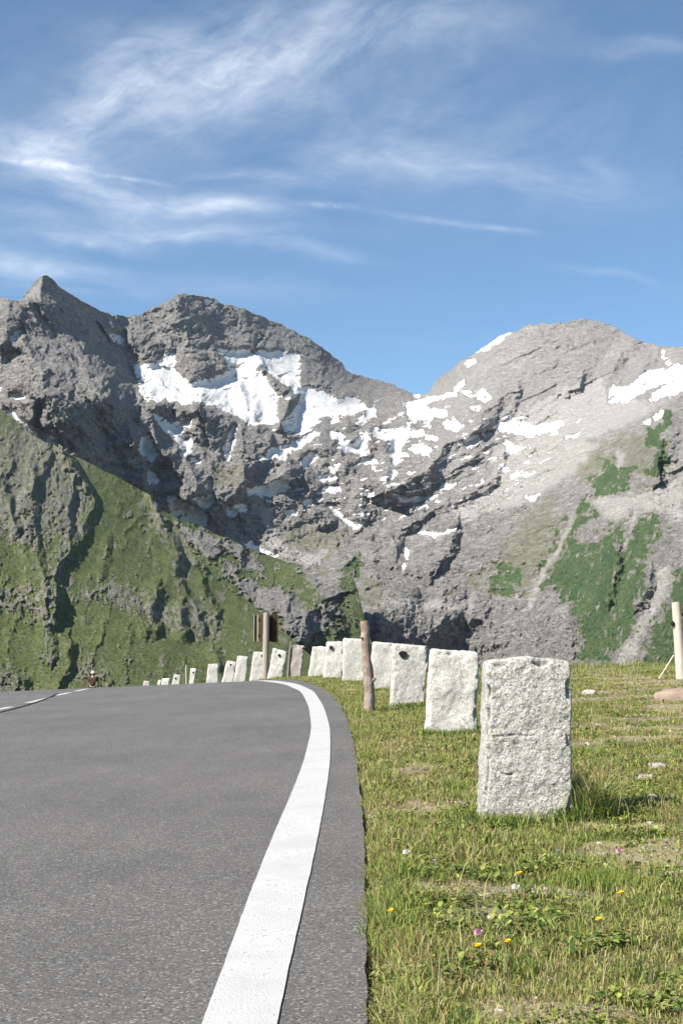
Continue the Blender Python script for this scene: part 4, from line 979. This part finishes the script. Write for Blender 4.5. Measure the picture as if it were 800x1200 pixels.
box_mesh('plank', 4.4 * u_, .04, 31 * u_, wood('brown_wood', (.07, .042, .024), (.11, .065, .038)), (ux(306.6), .10, zc), sg)
box_mesh('frame_strip', 1.7 * u_, .07, 31.5 * u_, w_grey, (ux(302.2), .08, zc), sg)
box_mesh('frame_strip', 1.1 * u_, .05, 31 * u_, w_grey, (ux(297.8), .10, zc), sg)
box_mesh('plank', 3.0 * u_, .03, 30 * u_, w_dark, (ux(300), .12, zc), sg)
for zz_ in (-.2, .2): box_mesh('crossbar', 24 * u_, .03, .07, w_dark, (ux(312), .165, zc + zz_), sg)

# ------------------------------------------------------------------ rocks and pebbles
def rock_mesh(name, sx, sy, sz, seed, mat, sub=3, rough=.25):
    bm = bmesh.new(); bmesh.ops.create_icosphere(bm, subdivisions=sub, radius=1)
    of = Vector((seed * 3.7, seed * 1.9, 0))
    for v in bm.verts:
        q = v.co.copy(); k = 1 + rough * mnoise.fractal(q * 1.3 + of, 1, 2, 4) 
        q = Vector([math.copysign(abs(c_) ** .75, c_) for c_ in q]) * k
        v.co = Vector((q.x * sx, q.y * sy, q.z * sz))
    me = bpy.data.meshes.new(name); bm.to_mesh(me); bm.free(); me.materials.append(mat)
    for f_ in me.polygons: f_.use_smooth = sub > 2
    return me
r_red = plain('red_rock', (.27, .20, .15), .95, .25, 9, .01); r_white = plain('white_rock', (.28, .25, .215), .95, .25, 14, .006); r_grey = plain('grey_rock', (.33, .30, .27), .95, .3, 12, .006)
for (px_, py_, w_, h_, mt, lab) in [(797, 822, 60, 13, r_red, 'flat reddish slab of rock in the turf below the pale leaning post'),
                                    (755, 915, 22, 7, r_white, 'pale flat stone lying in worn turf right of the nearest block'), (764, 938, 12, 5, r_white, 'small whitish stone just above the shadow right of the nearest block'),
                                    (770, 902, 22, 5, r_white, 'thin pale stone highest of the three lying right of the nearest block'), (690, 817, 16, 5, r_grey, 'small grey stone in the bare band of the upper meadow'),
                                    (735, 783, 10, 5, r_white, 'pale stone on the brow of the meadow against the slope')]:
    hx, hy = hit(px_, py_); s = hy / 1500
    if lab.startswith('pale stone on the brow'): hy = 29; s = hy / 1500; hx = (px_ - 400) * s
    o = bpy.data.objects.new('rock', rock_mesh('rock', w_ * s / 2, w_ * s * .45, h_ * s * .95, px_, mt)); C.objects.link(o)
    o.location = (hx, hy, gz(hx, hy) + h_ * s * .2); tag(o, lab, 'rock')

def scatter(name, N, pos, size, mat, base_sub=1, flat=.6, seed=5):
    rr = np.random.default_rng(seed)
    bm = bmesh.new(); bmesh.ops.create_icosphere(bm, subdivisions=base_sub, radius=1); bm.verts.ensure_lookup_table()
    V0 = np.array([v.co[:] for v in bm.verts]); F0 = np.array([[v.index for v in f.verts] for f in bm.faces]); bm.free()
    nV = len(V0)
    V = V0[None] * (1 + rr.uniform(-.28, .28, (N, nV, 1)))
    sc3 = np.stack([size, size * rr.uniform(.6, 1, N), size * flat * rr.uniform(.6, 1, N)], -1)
    V = V * sc3[:, None, :]; a = rr.uniform(0, 6.28, N); ca_, sa_ = np.cos(a)[:, None], np.sin(a)[:, None]
    V = np.stack([V[..., 0] * ca_ - V[..., 1] * sa_, V[..., 0] * sa_ + V[..., 1] * ca_, V[..., 2]], -1) + pos[:, None, :]
    F = (F0[None] + np.arange(N)[:, None, None] * nV).reshape(-1, 3)
    t = rr.uniform(.6, 1.35, N); col = np.repeat(np.stack([t * .33, t * .30, t * .265], -1), nV, 0)
    return mesh_np(name, V.reshape(-1, 3), [F], mat, smooth=False, col=col)
def attr_mat(name, rough=.95, transl=0., spec=.1):
    m, nt, b = material(name, rough, spec); a = nt.new('ShaderNodeAttribute', attribute_name='col')
    nt.l.new(a.outputs['Color'], b.inputs['Base Color'])
    if transl:
        tr = nt.new('ShaderNodeBsdfTranslucent'); mx = nt.new('ShaderNodeMixShader'); mx.inputs[0].default_value = transl
        out = m.node_tree.nodes['Material Output']
        nt.l.new(a.outputs['Color'], tr.inputs[0]); nt.l.new(b.outputs[0], mx.inputs[1]); nt.l.new(tr.outputs[0], mx.inputs[2]); nt.l.new(mx.outputs[0], out.inputs[0])
    return m
gmat = attr_mat('gravel_stone')
N = 9000
yy = (1.35 + RNG.random(N) * 3.2) ** 2; ee = np.abs(RNG.normal(0, .040, N)) + .006; ee[:4200] = RNG.random(4200) * (.4 + .36 * yy[:4200])
xx = Xe(yy) + ee * Xk(yy); keep = np.ones(N, bool); keep[:4200] = bare_of(xx[:4200], yy[:4200]) > .45 + .3 * RNG.random(4200)
xx, yy = xx[keep], yy[keep]; sz = RNG.uniform(.3, 1, len(xx)) ** 2.2 * (.010 + .0009 * yy) + .002
go = scatter('gravel', len(xx), np.stack([xx, yy, ground_z(xx, yy)], -1), sz, gmat); tag(go, kind='stuff')

# ------------------------------------------------------------------ grass
leafm = attr_mat('leaf', .75, .30, .25)
def blades(x, y, z, h, w, lean, col, rr, segs=2):
    """curved tapering blades: 2 quads and a tip"""
    n = len(x); a = rr.uniform(0, 6.283, n); fx, fy = np.cos(a), np.sin(a)           # lean direction
    wa = rr.uniform(0, 6.283, n); sx_, sy_ = np.cos(wa) * w / 2, np.sin(wa) * w / 2
    V = np.zeros((n, 5, 3))
    for k, (t, wf) in enumerate([(0, 1), (.55, .8)]):
        off = lean * h * t * t; zz_ = z - .006 * (k == 0) + h * t * (1 - .25 * lean * t)
        cx = x + fx * off; cy = y + fy * off
        V[:, 2 * k] = np.stack([cx - sx_ * wf, cy - sy_ * wf, zz_], -1); V[:, 2 * k + 1] = np.stack([cx + sx_ * wf, cy + sy_ * wf, zz_], -1)
    off = lean * h; V[:, 4] = np.stack([x + fx * off, y + fy * off, z + h * (1 - .45 * lean)], -1)
    b0 = np.arange(n)[:, None] * 5
    return V.reshape(-1, 3), b0 + np.array([[0, 1, 3, 2]]), b0 + np.array([[2, 3, 4]]), np.repeat(col, 5, 0)
PAL = {'green': (.125, .180, .036), 'lime': (.26, .295, .062), 'olive': (.19, .195, .07), 'straw': (.38, .315, .165), 'dark': (.040, .080, .018), 'red': (.24, .135, .075), 'yellow': (.27, .25, .07)}
def pick(n, probs, rr):
    k = list(probs); pr = np.array([probs[q] for q in k], float)
    if pr.ndim == 1: pr = np.repeat(pr[None], n, 0)
    else: pr = pr.T
    pr = pr / pr.sum(1, keepdims=True); c = pr.cumsum(1); u = rr.random(n)[:, None]; i = np.clip((u > c).sum(1), 0, len(k) - 1)
    P = np.array([PAL[q] for q in k])[i]
    return P * rr.uniform(.72, 1.3, (n, 1)) * (1 + rr.normal(0, .05, (n, 3)))
VV, F4, F3, CC = [], [], [], []; cnt = 0
def add(b):
    global cnt
    v, f4, f3, c = b; VV.append(v); F4.append(f4 + cnt); F3.append(f3 + cnt); CC.append(c); cnt += len(v)
rr = np.random.default_rng(77)
N = 400000
y = (1.38 + rr.random(N) * (5.78 - 1.38)) ** 2
wmax = .30 * y + .35
x = Xe(y) + .004 + rr.random(N) * (wmax - Xe(y))
x = np.where(rr.random(N) < .06, Xe(y) + np.abs(rr.normal(0, .05, N)) - .012, x)
e = edge_of(x, y); bare = np.clip(bare_of(x, y) + .75 * np.exp(-((e - .02) / .05) ** 2) * sstep(-.1, .35, fbm(y / .9, y * 0 + 7, 3, .6, 655)), 0, 1)
keep = (rr.random(N) > bare * .72) & (e > -.014); x, y, bare, e = x[keep], y[keep], bare[keep], e[keep]
n = len(x); patch = fbm(x / .5, y / .5, 4, .55, 601); p2 = fbm(x / 2.2, y / 1.5, 3, .5, 611)
drop = ground_z(x, y)
redp = sstep(.12, .6, fbm(x / .4 + 9, y / .3, 4, .6, 641))
dryness = np.clip(.30 + .55 * bare + .60 * p2 + .45 * patch + .18 * sstep(6.5, 11, y) * sstep(.8, 2.5, x), .04, .9)
lush = np.clip(.5 + patch, 0, 1) * (1 - dryness)
col = pick(n, {'green': .9 * lush + .12, 'lime': .45 + .8 * lush, 'olive': np.full(n, .34), 'straw': 1.0 * dryness ** 1.3, 'yellow': .16 + .55 * dryness, 'dark': .16 * lush, 'red': .05 * dryness + .55 * redp}, rr)
h = (.013 + .024 * rr.random(n) ** 1.6) * (1 + .5 * patch) * (1 - .45 * bare) * (1 + .02 * y)
h = h * (1 + 1.0 * np.exp(-((e - .06) / .09) ** 2))
h = np.maximum(h, .010)
flat_ = rr.random(n) < .25
w = (.0017 + .00028 * y) * rr.uniform(.7, 1.4, n)
add(blades(x, y, drop, h, w, np.where(flat_, rr.uniform(1.2, 1.9, n), rr.uniform(.15, 1.0, n)), col, rr))
def tuft(cx, cy, n, rad, hh, pal, lean=(.2, .9), wmul=1.):
    x = cx + rr.normal(0, rad, n); y = cy + rr.normal(0, rad * .8, n); z = ground_z(x, y)
    add(blades(x, y, z, hh * rr.uniform(.45, 1.1, n), (.0026 + .0003 * cy) * wmul * rr.uniform(.7, 1.3, n), rr.uniform(*lean, n), pick(n, pal, rr), rr))
LUSH = {'green': 1, 'lime': .8, 'dark': .5, 'straw': .12}; DRY = {'straw': 1, 'yellow': .6, 'olive': .5, 'green': .3}
# at the feet of the stones
for i, (sx_, sy_, sw, sh) in enumerate(stone_feet[:9]):
    for k in range(16 if i < 3 else 7):
        tuft(sx_ + rr.uniform(-.6, .62) * sw, sy_ - rr.uniform(.01, .12), 45, .04, .055 + .02 * (i < 3) * 1, LUSH)
    for k in range(8): tuft(sx_ + sw * (.56 + rr.uniform(0, .12)), sy_ + rr.uniform(-.05, .2), 50, .035, .09, LUSH)
fx_, fy_, fw, _h = stone_feet[0]
for k in range(13): tuft(fx_ + fw * .58 + rr.uniform(0, .12), fy_ + rr.uniform(-.10, .22), 70, .035, rr.uniform(.10, .21), {'green': 1, 'dark': .8, 'lime': .5, 'straw': .3}, (.1, .8))
for k in range(10): tuft(fx_ + fw * .66 + rr.uniform(-.02, .10), fy_ + rr.uniform(.0, .15), 60, .03, rr.uniform(.2, .30), {'straw': 1, 'yellow': .6, 'green': .5}, (.3, 1.), .8)
hx, hy = hit(700, 1040)
for k in range(14): tuft(hx + rr.normal(0, .06), hy + rr.normal(0, .04), 110, .03, .06, {'lime': 1, 'green': .7}, (.1, .5), .7)
for k in range(190):
    yy_ = (1.4 + rr.random() * 3.6) ** 2; xx_ = float(Xe(np.array(yy_))) + .02 + rr.random() * (.29 * yy_ + .3); 
    if float(bare_of(np.array([xx_]), np.array([yy_]))[0]) < .5: tuft(xx_, yy_, 60, .03 + .002 * yy_, rr.uniform(.03, .075), LUSH if rr.random() < .45 else DRY)
# fringe of weeds on the brow of the meadow
for k in range(260):
    yy_ = rr.uniform(27.5, 32); xx_ = rr.uniform(2.6, 9.5); tuft(xx_, yy_, 22, .10, rr.uniform(.07, .22) * (1.3 if 5.4 < xx_ < 6.6 else 1), {'green': 1, 'olive': .8, 'straw': .45, 'lime': .4}, (.1, .6), 1.0)
for k in range(200):
    yy_ = rr.uniform(16, 31); tuft(float(Xe(np.array(yy_))) + rr.uniform(.9, 2.2), yy_, 26, .08, rr.uniform(.08, .17), {'green': 1, 'olive': .6, 'straw': .3}, (.1, .7), 1.)
# dry seed stalks
n = 1500; y = (1.38 + rr.random(n) * 3.4) ** 2; x = Xe(y) + .01 + rr.random(n) ** 1.3 * (.29 * y + .3)
k = (bare_of(x, y) < .8); x, y = x[k], y[k]; n = len(x)
add(blades(x, y, ground_z(x, y), rr.uniform(.05, .14, n), (.0013 + .00022 * y), rr.uniform(.05, .7, n), pick(n, {'straw': 1, 'yellow': .3, 'red': .12}, rr), rr))
tag(mesh_np('grass', np.concatenate(VV), [np.concatenate(F4), np.concatenate(F3)], leafm, smooth=True, col=np.concatenate(CC)), kind='stuff')

# low broad leaves (clover, plantain, lady's mantle) between the grass
def leaves(name, N, seed, sel):
    rr = np.random.default_rng(seed)
    y = (1.38 + rr.random(N) * 3.5) ** 2; x = Xe(y) + .01 + rr.random(N) * (.30 * y + .35)
    pt = fbm(x / .35, y / .3, 3, .55, 701); bare = bare_of(x, y); e = edge_of(x, y)
    k = (rr.random(N) < sstep(.0, .45, pt + .25 * np.exp(-(e / .15) ** 2)) * (1 - bare)); x, y = x[k], y[k]; n = len(x)
    z = ground_z(x, y) + rr.uniform(.004, .028, n); L = rr.uniform(.003, .011, n)  * (1 + .05 * y); Wd = L * rr.uniform(.4, .8, n)
    a = rr.uniform(0, 6.283, n); ti = rr.uniform(-.2, .9, n); dx_, dy_ = np.cos(a), np.sin(a)
    V = np.zeros((n, 6, 3))
    for j, (l, s) in enumerate([(-1, 0), (-.35, -.9), (.45, -.75), (1, 0), (.45, .75), (-.35, .9)]):
        V[:, j, 0] = x + dx_ * l * L * np.cos(ti) - dy_ * s * Wd; V[:, j, 1] = y + dy_ * l * L * np.cos(ti) + dx_ * s * Wd
        V[:, j, 2] = z + l * L * np.sin(ti) + abs(s) * Wd * .3
    F = np.arange(n)[:, None] * 6 + np.array([[0, 1, 2, 3, 4, 5]])
    col = pick(n, {'green': 1, 'lime': .9, 'dark': .3, 'olive': .5, 'yellow': .25, 'red': .10}, rr)
    return mesh_np(name, V.reshape(-1, 3), [F], leafm, smooth=False, col=np.repeat(col, 6, 0))
tag(leaves('ground_cover', 150000, 88, None), kind='stuff')

# flowers
def flower(px_, py_, kind, lab):
    hx, hy = hit(px_, py_); hh = {'d': .045, 'c': .05, 'b': .04}[kind]
    s = hh / H * hy; hy2 = hy + 0  # the head stands a little in front of the sight line's foot
    hy2 = hy * (1 - hh / H); hx2 = hx * (1 - hh / H); z = gz(hx2, hy2)
    name = {'d': 'dandelion', 'c': 'clover_flower', 'b': 'small_flower'}[kind]
    r = empty(name, (hx2, hy2, z)); tag(r, lab, 'flower')
    limb('stem', [(0, 0, 0), (.002, .001, hh)], [.0012, .001], M_stem, 1, 6, 4, .02, parent=r)
    bm = bmesh.new()
    if kind == 'c':
        for k in range(46):
            th = math.acos(1 - 1.5 * (k + .5) / 46); ph = k * 2.4; dv = Vector((math.sin(th) * math.cos(ph), math.sin(th) * math.sin(ph), math.cos(th)))
            a_ = dv.orthogonal().normalized() * .0018; c0 = Vector((0, 0, hh)) + dv * .003; c1 = Vector((0, 0, hh)) + dv * .011
            v = [bm.verts.new(c0 - a_), bm.verts.new(c0 + a_), bm.verts.new(c1 + a_ * .6), bm.verts.new(c1 - a_ * .6)]; bm.faces.new(v)
    else:
        npet = 26 if kind == 'd' else 6; R_ = .0105 if kind == 'd' else .007
        for ring in range(2 if kind == 'd' else 1):
            for k in range(npet):
                ph = 2 * math.pi * (k + ring * .5) / npet; dv = Vector((math.cos(ph), math.sin(ph), .35 + ring * .7)).normalized(); t_ = Vector((-math.sin(ph), math.cos(ph), 0)) * (R_ * (.16 if kind == 'd' else .5))
                c0 = Vector((0, 0, hh)); c1 = c0 + dv * R_ * .6; c2 = c0 + dv * R_
                v = [bm.verts.new(c0), bm.verts.new(c1 - t_), bm.verts.new(c2), bm.verts.new(c1 + t_)]; bm.faces.new(v)
    me = bpy.data.meshes.new('flower_head'); bm.to_mesh(me); bm.free(); me.materials.append(FM[(kind, 'w' if 'white' in lab else 'n')])
    o = bpy.data.objects.new('flower_head', me); C.objects.link(o); o.parent = r
M_stem = plain('stem_green', (.10, .15, .04), .8, .2, 30)
FM = {('d', 'n'): plain('petal_yellow', (.80, .52, .02), .7, .1, 40), ('c', 'n'): plain('petal_pink', (.55, .28, .38), .8, .2, 60), ('c', 'w'): plain('petal_white', (.70, .66, .58), .8, .15, 60), ('b', 'n'): plain('petal_blue', (.34, .32, .60), .7, .1, 40), ('b', 'w'): plain('petal_cream', (.72, .70, .62), .7, .1, 40)}
for a in [(458, 1065, 'd', 'yellow flower near the asphalt edge, leftmost of the yellow ones'), (609, 1026, 'd', 'yellow flower closest below the nearest granite block'), (727, 1051, 'd', 'yellow flower just right of the low lime-green tuft'),
          (560, 1118, 'd', 'yellow flower directly under the pink clover head'), (701, 1086, 'd', 'yellow flower by the brown soil patch below the lime-green tuft'), (595, 1108, 'd', 'yellow flower a little right of the pink clover head'),
          (560, 1097, 'c', 'pink clover head with a yellow flower right under it'), (604, 1044, 'c', 'white clover head a little below the highest yellow flower'), (725, 1001, 'c', 'pink clover head right of the nearest block, under its shadow'),
          (653, 1001, 'b', 'tiny blue flower just below the foot of the nearest block'), (761, 995, 'b', 'tiny blue flower far to the right of the nearest block'), (508, 1013, 'b', 'tiny blue flower left of and below the nearest block'),
          (476, 1008, 'c', 'white clover head nearest to the asphalt edge')]:
    flower(*a)

# ------------------------------------------------------------------ the man beyond the crest
def skin_obj(name, joints, bones, mat, parent=None, sub=2):
    me = bpy.data.meshes.new(name); me.from_pydata([j[:3] for j in joints], bones, []); me.update()
    o = bpy.data.objects.new(name, me); C.objects.link(o)
    o.modifiers.new('skin', 'SKIN'); 
    if not me.skin_vertices: pass
    for i, j in enumerate(joints):
        r_ = j[3]; me.skin_vertices[0].data[i].radius = (r_, r_ if len(j) < 5 else j[4]); me.skin_vertices[0].data[i].use_root = (i == 0)
    s_ = o.modifiers.new('sub', 'SUBSURF'); s_.levels = sub; s_.render_levels = sub
    me.materials.append(mat)
    if parent is not None: o.parent = parent
    return o
def make_person():
    d = 69.0; x0 = (111 - 400) / 1500 * d; z0 = gz(x0, d); top = at_depth(111, 786.3, d)[2] - z0; k = top / 1.80
    print('person height', top)
    sk = plain('skin', (.45, .28, .20), .6, .1, 10)
    J = [(0, 0, .95, .13, .10), (0, 0, 1.15, .13, .10), (0, 0, 1.38, .16, .10), (0, -.01, 1.50, .055), (0.01, -.02, 1.58, .05), (.02, -.03, 1.66, .085, .095), (.02, -.03, 1.74, .075, .085),
         (-.17, 0, 1.42, .055), (-.20, .10, 1.20, .042), (-.04, .26, 1.52, .030), (-.01, .29, 1.57, .028), (.17, 0, 1.42, .055), (.28, .10, 1.24, .042), (.15, .28, 1.52, .030), (.12, .30, 1.57, .028),
         (-.09, 0, .88, .085), (-.10, .01, .48, .058), (-.10, -.02, .09, .040), (-.10, .12, .03, .035), (.09, 0, .88, .085), (.10, .01, .48, .058), (.10, -.02, .09, .040), (.10, .12, .03, .035)]
    Bn = [(0, 1), (1, 2), (2, 3), (3, 4), (4, 5), (5, 6), (2, 7), (7, 8), (8, 9), (9, 10), (2, 11), (11, 12), (12, 13), (13, 14), (0, 15), (15, 16), (16, 17), (17, 18), (0, 19), (19, 20), (20, 21), (21, 22)]
    sc3 = lambda L, a=0.: [tuple(c * k for c in (j[0], j[1], j[2])) + tuple((r_ + a) * k for r_ in j[3:]) for j in L]
    r = empty('person', (x0, d, z0)); tag(r, 'man in a brown jacket and white cap seen from behind, arms raised to his face', 'person')
    skin_obj('body', sc3(J), Bn, sk, r)
    jk = plain('jacket_brown', (.058, .032, .022), .9, .2, 12); dk = plain('trousers_dark', (.018, .018, .022), .9, .2, 12); bg_ = plain('sleeve_dark', (.030, .022, .022), .9, .2, 12)
    skin_obj('jacket', sc3([J[0], J[1], J[2], J[7], J[8], J[11], J[12]], .04), [(0, 1), (1, 2), (2, 3), (3, 4), (2, 5), (5, 6)], jk, r)
    skin_obj('sleeve', sc3([J[12], J[13]], .022), [(0, 1)], bg_, r); skin_obj('sleeve', sc3([J[8], J[9]], .022), [(0, 1)], jk, r)
    skin_obj('trousers', sc3([(0, 0, .92, .135, .105), J[15], J[16], J[17], J[19], J[20], J[21]], .018), [(0, 1), (1, 2), (2, 3), (0, 4), (4, 5), (5, 6)], dk, r)
    bm = bmesh.new(); bmesh.ops.create_uvsphere(bm, u_segments=16, v_segments=8, radius=.115 * k)
    for v in bm.verts:
        v.co.z = max(v.co.z, -.03 * k) * 1.0
        if v.co.y > .06 * k and v.co.z < 0: v.co.y += .07 * k
    me = bpy.data.meshes.new('cap'); bm.to_mesh(me); bm.free(); me.materials.append(plain('cap_white', (.60, .55, .47), .9, .1, 20))
    o = bpy.data.objects.new('cap', me); C.objects.link(o); o.parent = r; o.location = (.02 * k, -.03 * k, 1.70 * k)
    hr = skin_obj('hair', sc3([(.02, -.06, 1.60, .07), (.02, -.05, 1.66, .095)]), [(0, 1)], plain('hair_dark', (.05, .035, .025), .8, .2, 30), r)
    cm = box_mesh('camera_body', .15 * k, .08 * k, .10 * k, plain('camera_black', (.015, .015, .016), .5, .1, 30), (x0 + .055 * k, d + .34 * k, z0 + 1.60 * k), None, .008)
    tag(cm, 'small black camera held up in front of the man in the white cap', 'camera')
    bm = bmesh.new(); bmesh.ops.create_cone(bm, cap_ends=True, segments=16, radius1=.032 * k, radius2=.03 * k, depth=.06 * k)
    for v in bm.verts: v.co = Vector((v.co.x, v.co.z + .06 * k, v.co.y))
    me = bpy.data.meshes.new('lens'); bm.to_mesh(me); bm.free(); me.materials.append(blk)
    ln = bpy.data.objects.new('lens', me); C.objects.link(ln); ln.parent = cm
make_person()

# ------------------------------------------------------------------ air
HAZE = True
if HAZE:
    hz = box_mesh('haze', 14000, 14000, 2700, plain('haze_air', (1, 1, 1)), (0, 3000, -801 + 1350), None, 0)
    m = bpy.data.materials.new('air'); m.use_nodes = True; t = m.node_tree; t.nodes.clear()
    out = t.nodes.new('ShaderNodeOutputMaterial'); v = t.nodes.new('ShaderNodeVolumePrincipled')
    v.inputs['Color'].default_value = (.72, .82, 1, 1); v.inputs['Density'].default_value = 1.1e-5; v.inputs['Anisotropy'].default_value = .2
    t.links.new(v.outputs[0], out.inputs['Volume']); hz.data.materials.clear(); hz.data.materials.append(m); hz['kind'] = 'stuff'
    S.cycles.volume_bounces = 0
S.cycles.max_bounces = 5; S.cycles.diffuse_bounces = 3; S.cycles.transmission_bounces = 3; S.cycles.caustics_reflective = False; S.cycles.caustics_refractive = False
S.view_settings.exposure = 1.12
